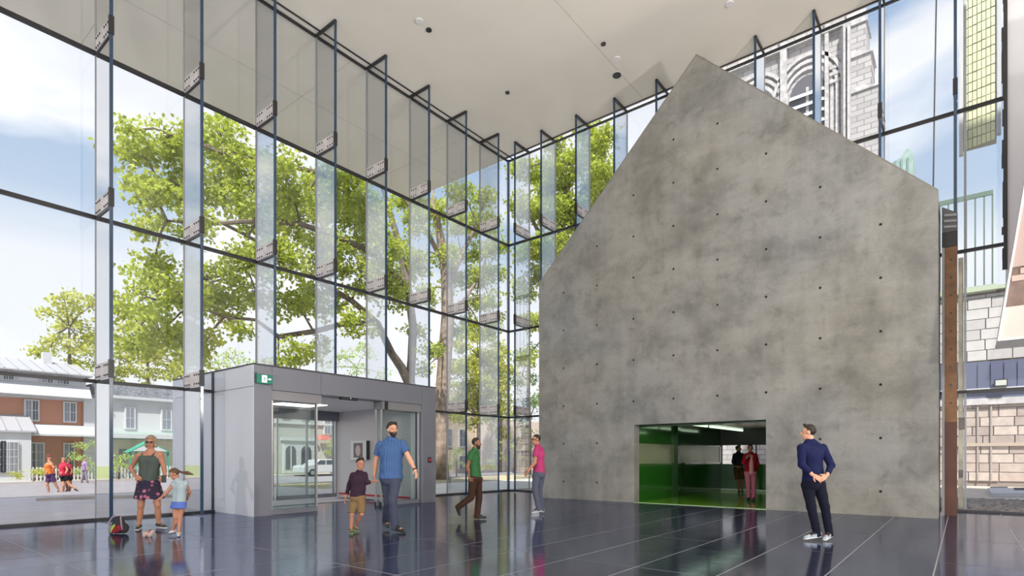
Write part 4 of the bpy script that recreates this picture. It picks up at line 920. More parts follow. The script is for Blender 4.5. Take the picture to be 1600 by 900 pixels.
def person(label, dep, J, skinm, face, H=1.0, group=None, far=False, hair=('short', M_HDK), top=None, bottom=None, shoes=None, beard=None, glasses=None, dz=None, build=1.0, child=False, hands=('relaxed', 'relaxed'), extra=None, lean=0):
    """J: joints in photograph pixels with a distance offset in metres; they become world points at the person's own distance"""
    W_ = {k: np.array(at(v[0], v[1], dep+(v[2] if len(v) > 2 else 0))) for k, v in J.items()}
    a, b = ray(800); fwd = unit((a, b, 0)); right = unit((fwd[1], -fwd[0], 0)); up = V3(0, 0, 1)
    F = unit(right*face[0]+fwd*face[1]+up*(face[2] if len(face) > 2 else 0)); Hd = F
    if len(face) > 3: B_ = unit(right*face[3]+fwd*face[4])
    else: B_ = unit(F*V3(1, 1, 0))
    s = H*build; zf = min(W_['toL'][2], W_['toR'][2])
    gz = -.3 if dep > 21 and far == 'street' else 0
    e = empty('person', (float(W_['hpL'][0]+W_['hpR'][0])/2, float(W_['hpL'][1]+W_['hpR'][1])/2, gz), label, 'person', group)
    R = .016 if far else .0105; k = .03*H
    shL, shR, hpL, hpR = W_['shL'], W_['shR'], W_['hpL'], W_['hpR']; ms, mh = (shL+shR)/2, (hpL+hpR)/2
    lat = unit(shR-shL)
    # torso axis: true body width even where the view is from the side
    side = unit(np.cross(B_, up)); wS = (.165 if not child else .13)*H; wH = (.088 if not child else .07)*H
    if abs(lat@side) < .5 or True:
        sg = 1 if (shR-shL)@side > 0 else -1
        W_['_l'] = side*sg
    chest = ms-up*.10*H; waist = mh*.62+ms*.38; pel = mh+up*.03*H
    n = B_
    shd = up*.012*H; fem = label.startswith('woman') or 'girl' in label
    wr_ = .098 if not fem else .090
    tors = [Cone(chest-side*.070*s, chest+side*.070*s, .112*s, .112*s, n, .92), Cone(waist-side*.058*s, waist+side*.058*s, wr_*s, wr_*s, n, .95), Cone(pel-side*.068*s, pel+side*.068*s, .104*s, .104*s, n, 1.0),
            Cone(chest-side*.055*s, waist-side*.050*s, .110*s, (wr_+.004)*s, n, .92), Cone(chest+side*.055*s, waist+side*.050*s, .110*s, (wr_+.004)*s, n, .92), Cone(waist, pel, .105*s, .108*s), Cone(shL-shd, shR-shd, .050*s, .050*s, n, .95)]
    L_, R_ = (chest-side*.05*s, chest+side*.05*s) if (shR-shL)@side > 0 else (chest+side*.05*s, chest-side*.05*s)
    nk0 = W_['neck']
    tors += [Cone(L_, shL-shd, .09*s, .052*s), Cone(R_, shR-shd, .09*s, .052*s), Cone(nk0+up*.01*H, shL*.6+nk0*.4-shd, .046*s, .044*s), Cone(nk0+up*.01*H, shR*.6+nk0*.4-shd, .046*s, .044*s)]
    hc = W_['head']; nk = W_['neck']; hs = .98*(H if not child else H*1.18)
    neck = [Cone(nk-up*.04*H, hc-up*.04*H-Hd*.015, .058*H, .050*H)]
    arms = []
    for q in 'LR':
        sh, el, wr = W_['sh'+q], W_['el'+q], W_['wr'+q]; mid = el*.65+wr*.35
        arms += [Cone(sh, el, .050*s, .036*s), Cone(el, mid, .037*s, .036*s), Cone(mid, wr, .036*s, .024*s)]
    legs = []
    for q in 'LR':
        hp, kn, an, to = W_['hp'+q], W_['kn'+q], W_['an'+q], W_['to'+q]
        calf = kn*.65+an*.35; back = -unit((to-an)*V3(1, 1, 0))*.012
        legs += [Cone(hp, kn, .083*s, .053*s), Cone(kn, an, .048*s, .034*s), Cone(calf-up*0+back, kn*.4+an*.6+back, .050*s, .043*s), Cone(an, to-(to-an)*.15, .034*H, .030*H)]
    pieces = [surf(tors+neck+arms+legs, R, k)]
    # head
    ux = unit(up-Hd*(up@Hd)); sd = unit(np.cross(Hd, ux)); hp_ = lambda f, l, u: hc+(Hd*f+sd*l+ux*u)*hs
    RH = R if far == 'street' else (.008 if far else .0058)
    head = [Ell(hp_(-.012, 0, .035), (sd, Hd, ux), V3(.074, .092, .088)*hs), Ell(hp_(.022, 0, -.045), (sd, Hd, ux), V3(.052, .060, .066)*hs), Cone(hp_(.045, 0, -.092), hp_(.05, 0, -.088), .026*hs, .024*hs),
            Cone(hp_(.078, 0, .018), hp_(.100, 0, -.018), .010*hs, .0155*hs), Cone(hp_(.07, -.03, .03), hp_(.07, .03, .03), .014*hs, .014*hs),
            Cone(hp_(.078, -.016, -.052), hp_(.078, .016, -.052), .010*hs, .010*hs), Ell(hp_(-.005, .076, 0), (sd, Hd, ux), V3(.012, .022, .032)*hs), Ell(hp_(-.005, -.076, 0), (sd, Hd, ux), V3(.012, .022, .032)*hs),
            Cone(hp_(-.02, 0, -.06), nk+(hc-nk)*.3, .048*hs, .05*hs)]
    eyes_s = [Ell(hp_(.088, l, .010), (sd, Hd, ux), V3(.018, .016, .012)*hs) for l in (-.031, .031)]
    pieces.append(surf(head, RH, .016*hs, subs=eyes_s))
    # hands
    if far != 'street':
        for q, style in zip('LR', hands):
            wr = W_['wr'+q]; hd = W_['hd'+q]; d = unit(hd-wr); pn = W_.get('pn'+q)
            inw = unit(mh-wr); palm = unit(inw-d*(inw@d)); w_ = unit(np.cross(d, palm)); fsg = 1 if w_@(B_) > 0 else -1; w_ = w_*fsg   # thumb side faces forward
            h = hs*.98; cu = {'relaxed': .35, 'grip': 1.15, 'flat': .08}[style]
            P = [Cone(wr-d*.02, wr+d*.03*h, .025*h, .026*h), Cone(wr+d*.04*h-w_*.018*h, wr+d*.04*h+w_*.018*h, .020*h, .020*h, palm, .75), Cone(wr+d*.075*h-w_*.026*h, wr+d*.075*h+w_*.026*h, .015*h, .015*h, palm, .85)]
            F_ = []
            for fi, (off, ln) in enumerate(((.030, .92), (.010, 1.0), (-.010, .95), (-.029, .76))):
                p = wr+d*.085*h+w_*off*h; ang = .1; dirv = d
                for sgm, rr in ((.040, .0088), (.025, .0080), (.021, .0070)):
                    ang += cu*(.8 if sgm == .040 else 1)*.6; dv = unit(d*math.cos(ang)+palm*math.sin(ang)+w_*off*.8); p2_ = p+dv*sgm*ln*h; F_.append(Cone(p, p2_, rr*h, rr*h*.93)); p = p2_
            p = wr+d*.03*h+w_*.026*h; dv = unit(d*.62+w_*.7+palm*.3); p2_ = p+dv*.042*h; F_.append(Cone(p, p2_, .0125*h, .0105*h)); p3_ = p2_+unit(d*.85+w_*.25+palm*.45)*.032*h; F_.append(Cone(p2_, p3_, .0100*h, .0085*h))
            pieces.append(surf(P+F_, .0045 if not far else .0065, .006))
    bd = skin('body', pieces, skinm, e)
    if far != 'street':
        if not glasses:
            for l in (-.031, .031):
                vv, ff = ico(hp_(.0695, l, .010), .0122*hs, 2); mb = MB(); mb.v = vv; mb.f = ff; ey = mb.build('eye', M_EYE, e, smooth=True)
                vv, ff = ico(hp_(.0790, l, .010), .0072*hs, 1); mb = MB(); mb.v = vv; mb.f = ff; mb.build('iris', M_IRIS, ey, smooth=True)
            skin('eyebrows', [surf([Cone(hp_(.0875, l*.018, .033), hp_(.080, l*.046, .034), .0045*hs, .0035*hs) for l in (-1, 1)], .004, .002)], hair[1], e)
        else:
            skin('sunglasses', [surf([Ell(hp_(.094, l, .010), (sd, Hd, ux), V3(.029, .008, .021)*hs) for l in (-.032, .032)]+[Cone(hp_(.096, -.01, .016), hp_(.096, .01, .016), .004, .004)]+[Cone(hp_(.088, l*.055, .016), hp_(.0, l*.079, .016), .004, .004) for l in (-1, 1)], .004, .004)], M_SHADE, e)
        skin('lips', [surf([Cone(hp_(.0885, -.018, -.0525), hp_(.0885, .018, -.0525), .0052*hs, .0052*hs)], .004, .002)], M_LIP, e)
    # hair
    st, hm = hair; cran = Ell(hp_(-.016, 0, .042), (sd, Hd, ux), V3(.084, .100, .096)*hs)
    hp_list = [cran]; face_cut = lambda G: np.minimum(np.maximum(((G-hp_(.045, 0, 0))@Hd), ((hp_(0, 0, .060)-G)@ux)), 1e3)
    def keep_short(G):
        f = (G-hc)@Hd/hs; u = (G-hc)@ux/hs; l = np.abs((G-hc)@sd)/hs
        fr = np.maximum(f-.060-(u-.075)*1.6, (.062-u))      # in front of the hairline and below the fringe
        frontal = np.minimum(f-.022, .068-u)
        low = np.maximum(-.062-u+ (f+.07)*1.15, -1)
        return np.maximum(frontal, low)*hs
    if st in ('short', 'curly', 'crop'):
        r_ = {'short': 1.0, 'curly': 1.10, 'crop': .96}[st]
        hp_list = [Ell(hp_(-.014, 0, .040), (sd, Hd, ux), V3(.081, .099, .094)*hs*r_)]
        if st != 'crop': hp_list.append(Cone(hp_(.055, -.03, .115), hp_(.045, .04, .118), .026*hs, .022*hs))
        pc = surf(hp_list, RH*1.1, .02, keep=keep_short, wr=.003*(1 if st != 'curly' else 1.8), wf=150)
    elif st == 'bob':
        hp_list += [Cone(hp_(-.02, l*.072, .05), hp_(.0, l*.078, -.075), .034*hs, .028*hs) for l in (-1, 1)]+[Cone(hp_(-.07, 0, .04), hp_(-.055, 0, -.08), .055*hs, .045*hs), Cone(hp_(.06, -.02, .10), hp_(.05, -.055, .05), .024*hs, .02*hs), Cone(hp_(.06, .02, .10), hp_(.05, .055, .05), .024*hs, .02*hs)]
        pc = surf(hp_list, RH*1.1, .03, keep=lambda G: np.maximum(np.minimum(np.minimum(((G-hc)@Hd)/hs-.035, .075-((G-hc)@ux)/hs), 1)*hs, -1e3), wr=.003, wf=120)
    elif st == 'tail':
        pc = surf(hp_list, RH*1.1, .02, keep=keep_short, wr=.002, wf=130)
    elif st == 'tied':
        hp_list.append(Ell(hp_(-.10, 0, .07), (sd, Hd, ux), V3(.04, .04, .04)*hs)); pc = surf(hp_list, RH*1.1, .02, keep=keep_short, wr=.002, wf=130)
    ho = skin('hair', [pc], hm, e)
    if st == 'tail':
        p0 = W_['pt0']; p1 = W_['pt1']; mid = (p0+p1)/2+up*.005
        skin('ponytail', [surf([Cone(hp_(-.085, 0, .045), p0, .022, .018), Cone(p0, mid, .018, .030), Cone(mid, p1, .030, .012)], .007, .01, wr=.003, wf=150)], hm, ho)
    if beard:
        bl = [Ell(hp_(.024, 0, -.050), (sd, Hd, ux), V3(.057, .066, .066)*hs), Cone(hp_(.05, 0, -.095), hp_(.055, 0, -.09), .032*hs, .028*hs), Cone(hp_(.090, -.02, -.040), hp_(.090, .02, -.040), .0065*hs, .0065*hs)]
        skin('beard', [surf(bl, RH, .012, keep=lambda G: (((G-hc)@ux)/hs+.036+np.maximum(0, .05-((G-hc)@Hd)/hs)*-.55)*hs, wr=.0015, wf=160, subs=[Ell(hp_(.105, 0, -.054), (sd, Hd, ux), V3(.020, .020, .009)*hs)])], beard, e)
    g = lambda x: x*s
    # tops
    if top:
        kind, tm, hem, slv = top; ev = .014*H if kind != 'loose' else .024*H
        hemz = at(800, hem, dep)[2]; hemc = mh*V3(1, 1, 0)+up*hemz
        T = [Cone(p.a, p.b, p.ra+ev, p.rb+ev, p.n, p.k) for p in tors[:2]+tors[3:5]]
        wide = (.122 if kind != 'loose' else .138)*s
        T += [Cone(waist-side*.05*s, hemc-side*.062*s, .105*s+ev*.5, wide, n, 1.02), Cone(waist+side*.05*s, hemc+side*.062*s, .105*s+ev*.5, wide, n, 1.02)]
        if kind != 'tank':
            T += [Cone(p.a, p.b, p.ra+ev*.8, p.rb+ev*.8, p.n, p.k) for p in tors[6:]]
            T += [Cone(nk-up*.05*H, nk-up*.004*H, .066*H, .060*H, cutb=True)]
        cuts = [(hemc, -up)]
        if kind == 'tank':
            zt = chest[2]+.085*H; cuts.append((V3(0, 0, zt), up))
        pcs = [surf(T, R, .025*H, cuts=cuts, wr=.0028 if not far else .003, wf=34)]
        if slv > 0:
            for q in 'LR':
                sh, el, wr = W_['sh'+q], W_['el'+q], W_['wr'+q]; A = [Cone(sh-(el-sh)*.05, sh+(el-sh)*min(1, slv), .062*s+ev*.4, (.052 if slv >= 1 else .064)*s+ev*.2, cutb=slv < 1)]
                if slv > 1: A.append(Cone(el, el+(wr-el)*(slv-1), .052*s, .040*s, cutb=True))
                pcs.append(surf(A, R*.9, .02, wr=.0025, wf=45))
        to_ = skin(kind_name(kind, slv), pcs, tm, e)
        if kind == 'tank':
            for q in 'LR':
                l = W_['sh'+q]; inx = ms+(l-ms)*.62
                skin('strap', [surf([Cone(chest+(l-ms)*.5+n*.10*s+up*.07*H, inx+up*.055*H+n*.01, .014, .012), Cone(inx+up*.055*H, chest+(l-ms)*.5-n*.10*s+up*.07*H, .012, .014)], .008, .01)], tm, to_)
    # bottoms
    if bottom:
        kind, bm_, ln = bottom; ev = .012*H
        waistz = mh[2]+.085*H; Bp = [Cone(p.a, p.b, p.ra+ev, p.rb+ev, p.n, p.k) for p in tors[2:3]]+[Cone(waist*.4+pel*.6-side*.05*s, pel-side*.06*s, .10*s+ev, .108*s+ev, n, .98), Cone(waist*.4+pel*.6+side*.05*s, pel+side*.06*s, .10*s+ev, .108*s+ev, n, .98)]
        pcs = []
        if kind in ('trousers', 'jeans', 'shorts', 'slim'):
            rr = {'trousers': (.098, .072, .060), 'jeans': (.096, .070, .060), 'shorts': (.104, .092, .08), 'slim': (.094, .066, .052)}[kind]
            for q in 'LR':
                hp, kn, an = W_['hp'+q], W_['kn'+q], W_['an'+q]
                if kind == 'shorts':
                    t_ = ln; Bp.append(Cone(hp, hp+(kn-hp)*t_, rr[0]*s, rr[1]*s, cutb=True))
                else:
                    Bp += [Cone(hp, kn, rr[0]*s, rr[1]*s), Cone(kn, an-unit(kn-an)*.058*H, rr[1]*s, rr[2]*s*1.06, cutb=True)]
            pcs.append(surf(Bp, R, .022*H, cuts=[(V3(0, 0, waistz), up)], wr=.0026, wf=38))
        if kind in ('skirt', 'frill'):
            hz = at(800, ln, dep)[2]; ml = (W_['knL']+W_['knR'])/2; hc2 = (mh*.35+ml*.65)*V3(1, 1, 0)+up*hz; w2 = (.205 if kind == 'skirt' else .165)*H
            Bp += [Cone(pel-side*.07*H, hc2-side*w2*.42, .122*s, w2*.86, n, .9), Cone(pel+side*.07*H, hc2+side*w2*.42, .122*s, w2*.86, n, .9), Cone(pel, hc2, .112*s, w2*.9)]
            def fold(G): 
                th = np.arctan2((G-hc2)@side, (G-hc2)@n); return -1e3+0*th
            pcs.append(surf(Bp, R, .03, cuts=[(hc2, -up), (V3(0, 0, waistz), up)], wr=.004, wf=26))
        skin({'skirt': 'skirt', 'frill': 'frilled_shorts', 'shorts': 'shorts'}.get(kind, 'trousers'), pcs, bm_, e)
    if bottom and bottom[0] in ('trousers', 'jeans', 'slim') and far != 'street':
        skin('socks', [surf([Cone(W_['kn'+q]*.2+W_['an'+q]*.8, W_['an'+q], .043*H, .040*H), Cone(W_['an'+q], W_['an'+q]*.45+W_['to'+q]*.55, .040*H, .034*H)], .009, .01) for q in 'LR'], cloth('charcoal_socks', (.03, .03, .035)), e)
    if shoes:
        um, sm = shoes
        for q in 'LR':
            an, to = W_['an'+q], W_['to'+q]; f = unit(to-an); ff = unit((to-an-up*((to-an)@up))) if np.linalg.norm((to-an)[:2]) > .03 else F
            pitch = (to-an)@up; hl = an-up*.055*H-ff*.035*H; tp = to
            sdv = unit(np.cross(tp-hl, up)); un = unit(np.cross(sdv, tp-hl)); un = un*(1 if un@up > 0 else -1)
            sh = skin('shoe', [surf([Cone(hl+un*.03*H, tp+un*.012*H, .040*H, .030*H, un, .9), Cone(hl+un*.035*H, an, .040*H, .040*H), Cone(an-up*.02*H, (hl+tp)/2+un*.03*H, .038*H, .034*H)], .008 if far != 'street' else .014, .02, cuts=[(hl-un*.006*H, -un), (an+up*.012*H, up)])], um, e)
            so = skin('sole', [surf([Cone(hl, tp, .040*H, .034*H, un, .9)], .008 if far != 'street' else .014, .01, cuts=[(hl-un*.018*H, -un), (hl+un*.004*H, un)])], sm, sh)
    if extra: extra(e, W_, locals())
    for a_, b_ in (('shL', 'elL'), ('elL', 'wrL'), ('shR', 'elR'), ('elR', 'wrR'), ('hpL', 'knL'), ('knL', 'anL'), ('hpR', 'knR'), ('knR', 'anR')):
        print(a_, b_, round(float(np.linalg.norm(W_[a_]-W_[b_]))/H, 2), end=' ')
    print('|', label[:30], 'soles', round(float(zf), 3))
    return e
def kind_name(kind, slv): return 'tank_top' if kind == 'tank' else ('sweater' if slv > 1.5 else 'shirt')
# --- materials
def plaid(name, a, b, sc):
    m = mat(name, a, .85); nt = m.node_tree; bs = nt.nodes['Principled BSDF']; t = nt.nodes.new('ShaderNodeTexCoord'); w = nt.nodes.new('ShaderNodeTexWave'); w.inputs['Scale'].default_value = sc; w.inputs['Distortion'].default_value = .5; w.bands_direction = 'X'
    w2 = nt.nodes.new('ShaderNodeTexWave'); w2.bands_direction = 'Z'; w2.inputs['Scale'].default_value = sc; ad = nt.nodes.new('ShaderNodeMath'); r = nt.nodes.new('ShaderNodeValToRGB'); r.color_ramp.elements[0].color = (*a, 1); r.color_ramp.elements[1].color = (*b, 1); r.color_ramp.elements[1].position = 1
    hf = nt.nodes.new('ShaderNodeMath'); hf.operation = 'MULTIPLY'; hf.inputs[1].default_value = .5
    nt.links.new(t.outputs['Object'], w.inputs[0]); nt.links.new(t.outputs['Object'], w2.inputs[0]); nt.links.new(w.outputs['Fac'], ad.inputs[0]); nt.links.new(w2.outputs['Fac'], ad.inputs[1]); nt.links.new(ad.outputs[0], hf.inputs[0]); nt.links.new(hf.outputs[0], r.inputs[0]); nt.links.new(r.outputs[0], bs.inputs['Base Color']); return m
def floral(name):
    m = mat(name, (.015, .012, .03), .85); nt = m.node_tree; bs = nt.nodes['Principled BSDF']; t = nt.nodes.new('ShaderNodeTexCoord'); v = nt.nodes.new('ShaderNodeTexVoronoi'); v.inputs['Scale'].default_value = 11
    r = nt.nodes.new('ShaderNodeValToRGB'); r.color_ramp.elements[0].position = .0; r.color_ramp.elements[0].color = (.55, .22, .30, 1); r.color_ramp.elements[1].position = .42; r.color_ramp.elements[1].color = (.02, .014, .04, 1); e_ = r.color_ramp.elements.new(.28); e_.color = (.35, .10, .18, 1)
    nt.links.new(t.outputs['Object'], v.inputs[0]); nt.links.new(v.outputs['Distance'], r.inputs[0]); nt.links.new(r.outputs[0], bs.inputs['Base Color']); return m
shoe_blk = mat('black_shoe', (.02, .02, .022), .4); sole_w = mat('white_sole', (.7, .7, .7), .5); sole_k = mat('black_sole', (.015, .015, .015), .6)
# --- woman with sunglasses
def woman_extra(e, W_, L):
    q = W_['hdR']; MB().box(q[0]-.02, q[0]+.05, q[1]-.03, q[1]+.01, q[2]-.07, q[2]+.06).build('phone', M_BOLT, e, .004)
person('woman in grey-green tank top, floral skirt and sunglasses, hand on hip', 10.39,
    dict(head=(235.5, 691), neck=(234.5, 705), shL=(218, 711), shR=(250, 710), elL=(204, 731, .05), wrL=(212, 744, -.13), hdL=(217, 747, -.18), elR=(256, 731, .02), wrR=(258, 744, -.15), hdR=(254, 748, -.2),
         hpL=(222, 757), hpR=(242, 757), knL=(220, 790, -.03), knR=(246, 789, -.03), anL=(217, 820, .02), anR=(248, 818, .05), toL=(214, 827, -.18), toR=(258, 824, -.12)),
    SKIN_T, (.25, -1, -.12, 0.05, -1), hair=('bob', M_HBL), glasses=True, top=('tank', cloth('grey_green_jersey', (.075, .095, .085)), 757, 0), bottom=('skirt', floral('dark_floral_print'), 779), shoes=(mat('dark_sandal', (.03, .025, .03), .5), sole_w), hands=('grip', 'grip'), extra=woman_extra, build=1.0)
person('little girl with flying ponytail, pale blue top and blue frilled shorts', 9.45,
    dict(head=(272, 741), neck=(277, 750), shL=(270, 756.5, .0), shR=(290, 755, .05), elL=(260, 770, -.05), wrL=(250, 779, -.08), hdL=(244, 782, -.1), elR=(296, 769, .12), wrR=(292, 780, .2), hdR=(287, 784, .22),
         hpL=(273.5, 789), hpR=(285, 789), knL=(274, 808, -.06), knR=(281, 808, -.02), anL=(270.5, 829, .0), anR=(279, 832, -.06), toL=(265, 833, -.05), toR=(278.5, 838, -.17), pt0=(284, 738, .06), pt1=(301, 741, .08)),
    SKIN_T, (-.75, -.6, -.45, -.35, -1), H=.66, child=True, hair=('tail', M_HBR), top=('shirt', cloth('pale_blue_cotton', (.36, .44, .48)), 784, .12), bottom=('frill', cloth('bright_blue_cotton', (.10, .17, .52)), 794), shoes=(mat('white_sandal', (.6, .6, .62), .5), sole_k), hands=('flat', 'relaxed'))
person('boy in dark plum long-sleeved shirt and khaki shorts holding the man\'s hand', 9.75,
    dict(head=(563, 725.5), neck=(561.5, 737), shL=(551, 743, .0), shR=(570, 742, .02), elL=(545, 760, .05), wrL=(541, 775, -.02), hdL=(539, 781, -.04), elR=(573, 754, .02), wrR=(580, 753.5, .05), hdR=(585, 751, .06),
         hpL=(554, 779), hpR=(563.5, 779), knL=(550, 803, -.05), knR=(565, 803, -.05), anL=(548.5, 826, .0), anR=(555, 823, .25), toL=(549.5, 833, -.14), toR=(560, 829, .18)),
    SKIN_T, (.55, -.8, -.05, .5, -.85), H=.74, child=True, hair=('short', M_HDK), top=('shirt', cloth('dark_plum_cotton', (.035, .018, .035)), 776, 1.85), bottom=('shorts', cloth('khaki_cotton', (.20, .13, .065)), .95), shoes=(mat('lime_black_trainer', (.06, .09, .03), .5, 0, .9, 30), mat('lime_sole', (.30, .42, .08), .5)), hands=('relaxed', 'grip'))
def watch(e, W_, L):
    w = W_['wrR']; d = unit(W_['hdR']-w); skin('wristwatch', [surf([Cone(w-d*.012, w+d*.012, .031, .031, cutb=True, cuta=True)], .006, .004)], M_BLACK, e)
person('tall bearded man in blue checked short-sleeved shirt walking with the boy', 10.0,
    dict(head=(613, 672), neck=(611, 687), shL=(594, 697), shR=(629, 695), elL=(586.5, 723, .04), wrL=(584.5, 743, .0), hdL=(585, 751, -.02), elR=(639, 716, -.03), wrR=(648, 733, -.1), hdR=(651, 742, -.13),
         hpL=(603.5, 750, .02), hpR=(618, 750, -.02), knL=(607, 784, .05), knR=(613, 782, -.18), anL=(603, 813, .42), anR=(617, 821, -.12), toL=(606, 823, .22), toR=(631, 831, -.25)),
    SKIN, (.55, -.8, .0, .45, -.9), H=1.09, hair=('curly', M_HDK), beard=M_HDK, top=('loose', plaid('blue_check_cotton', (.028, .075, .21), (.065, .14, .32), 9), 748, .55), bottom=('jeans', cloth('dark_grey_blue_denim', (.055, .065, .105)), 1), shoes=(shoe_blk, sole_k), hands=('grip', 'relaxed'), extra=watch)
person('bearded man in green polo shirt and dark brown trousers striding right', 11.89,
    dict(head=(744.5, 693), neck=(742, 702), shL=(736, 709.5, -.17), shR=(744, 709.5, .17), elL=(730.5, 729, -.2), wrL=(733, 746, -.19), hdL=(736.5, 752, -.18), elR=(745, 729, .22), wrR=(750, 744, .2), hdR=(752, 750, .2),
         hpL=(739, 749.5, -.09), hpR=(746, 749.5, .09), knL=(736, 777, -.1), knR=(748.5, 778, .08), anL=(716.5, 792, -.1), anR=(745.5, 804.5, .08), toL=(717.5, 804, -.1), toR=(758, 809, .06)),
    SKIN_D, (1, -.15, -.02, 1, -.15), H=.98, hair=('crop', M_HDK), beard=M_HDK, top=('shirt', cloth('green_pique', (.035, .13, .045)), 747, .5), bottom=('trousers', cloth('dark_brown_wool', (.045, .022, .015)), 1), shoes=(shoe_blk, sole_k))
person('man in magenta polo shirt and grey jeans beside the left edge of the gable', 12.96,
    dict(head=(837.5, 687.5), neck=(840, 697), shL=(838, 704, -.16), shR=(845, 704, .17), elL=(835.5, 723, -.2), wrL=(826.5, 734, -.24), hdL=(820.5, 742, -.26), elR=(843, 724, .22), wrR=(838, 737, .15), hdR=(835, 742, .12),
         hpL=(838.5, 742, -.08), hpR=(845, 742, .09), knL=(836, 766, -.08), knR=(842.5, 767, .08), anL=(842, 794, -.08), anR=(845.5, 795, .10), toL=(832.5, 800, -.1), toR=(834.5, 798, .06)),
    SKIN_T, (-1, -.35, 0, -1, -.15), H=1.04, hair=('crop', M_HDK), glasses=True, top=('shirt', cloth('magenta_pique', (.42, .045, .16)), 741, .5), bottom=('jeans', cloth('grey_blue_denim', (.085, .095, .14)), 1), shoes=(mat('grey_trainer', (.16, .17, .2), .5), sole_w))
person('man in navy sweater seen from behind with hands clasped on his back', 8.87,
    dict(head=(1263, 676), neck=(1266, 689), shL=(1253, 701, -.06), shR=(1286, 701, .08), elL=(1253, 726, -.13), wrL=(1270, 742, -.22), hdL=(1279, 747, -.25), elR=(1299, 727, -.02), wrR=(1292, 743, -.16), hdR=(1284, 748.5, -.23),
         hpL=(1262, 758, 0), hpR=(1280, 758, .03), knL=(1268, 793, -.02), knR=(1289, 792, .03), anL=(1276.5, 832, .03), anR=(1295.5, 832, .06), toL=(1259, 841, -.02), toR=(1289, 842.5, -.07)),
    SKIN, (-.85, .45, .05, -.5, .85), H=1.03, hair=('short', M_HDK), top=('shirt', cloth('navy_knit', (.009, .013, .062)), 753, 1.80), bottom=('slim', cloth('black_navy_twill', (.008, .009, .022)), 1), shoes=(mat('silver_blue_trainer', (.34, .42, .52), .45, 0, .5, 30), sole_w))
def jacket(e, W_, L):
    n = L['n']; H = 1.0; ch, wa = L['chest'], L['waist']
    skin('blouse_panel', [surf([Cone(ch+n*.075+V3(0, 0, .08), wa+n*.085+V3(0, 0, -.16), .055, .075, n, .8)], .012, .01)], cloth('pale_pink_blouse', (.80, .42, .38)), e)
person('woman in red jacket and pink trousers standing in the green passage', 16.96,
    dict(head=(1172.5, 701), neck=(1173, 708), shL=(1165.5, 712), shR=(1180.5, 712), elL=(1161, 723.5, -.05), wrL=(1167, 715, -.2), hdL=(1169, 710, -.24), elR=(1184, 725, 0), wrR=(1181, 736, -.05), hdR=(1180, 741, -.06),
         hpL=(1168.5, 740), hpR=(1177, 740), knL=(1169.5, 759, -.03), knR=(1177.5, 759, -.03), anL=(1170, 778), anR=(1177.5, 778), toL=(1168.5, 781.5, -.16), toR=(1179.5, 781.5, -.16)),
    SKIN_T, (-.2, -1), H=.98, far='mid', hair=('short', M_HDK), top=('shirt', cloth('crimson_jacket', (.32, .008, .02)), 738, 1.85), bottom=('slim', cloth('rose_pink_twill', (.62, .18, .28)), 1), shoes=(shoe_blk, sole_k), hands=('grip', 'relaxed'), extra=jacket)
person('person in black jacket and brown trousers behind the woman in red', 20.6,
    dict(head=(1154, 701.5), neck=(1154, 707.5), shL=(1148, 711.5), shR=(1160.5, 711.5), elL=(1145.5, 722, .05), wrL=(1150, 729, -.15), hdL=(1153, 729, -.18), elR=(1162, 722, 0), wrR=(1158, 729, -.15), hdR=(1156, 729, -.18),
         hpL=(1150.5, 733.5), hpR=(1158, 733.5), knL=(1153, 749, -.03), knR=(1158.5, 749, -.03), anL=(1155, 767), anR=(1160, 767), toL=(1154, 769.8, -.16), toR=(1161, 769.8, -.16)),
    SKIN_D, (.8, -.6), H=1.0, far='mid', hair=('short', M_HDK), top=('loose', cloth('black_jacket', (.012, .012, .02)), 731, 1.85), bottom=('shorts', cloth('dark_brown_cotton', (.08, .035, .012)), 1.0), shoes=(shoe_blk, sole_k))
# --- joggers and a passer-by across the road
def cap(col):
    def f(e, W_, L):
        hp_, sd, Hd, ux, hs = L['hp_'], L['sd'], L['Hd'], L['ux'], L['hs']
        skin('cap', [surf([Ell(hp_(-.01, 0, .05), (sd, Hd, ux), V3(.092, .108, .09)*hs), Cone(hp_(.09, 0, .05), hp_(.15, 0, .045), .05*hs, .04*hs, ux, .25)], .014, .01, cuts=[(hp_(0, 0, .035), -ux)])], cloth(*col), e)
    return f
person('jogger in cap, orange vest and purple shorts running on the road', 23.65,
    dict(head=(76.5, 715), neck=(77, 721), shL=(73.5, 725), shR=(80.5, 725), elL=(70, 733), wrL=(73, 738, -.2), hdL=(75, 738, -.22), elR=(84, 732), wrR=(88, 728, -.1), hdR=(90, 727, -.12),
         hpL=(77, 742.5), hpR=(80, 742.5), knL=(73.5, 757, -.05), knR=(86, 756, .05), anL=(76, 770.5, 0), anR=(92, 766, .15), toL=(72, 773.5, -.12), toR=(95, 771, .12)),
    SKIN_T, (1, -.25), far='street', group='joggers on the road', hair=('crop', M_HDK), top=('tank', cloth('orange_jersey', (.62, .16, .04)), 741, 0), bottom=('shorts', cloth('purple_shorts', (.07, .03, .10)), .75), shoes=(shoe_blk, sole_k), extra=cap(('red_brown_cap', (.14, .03, .03))))
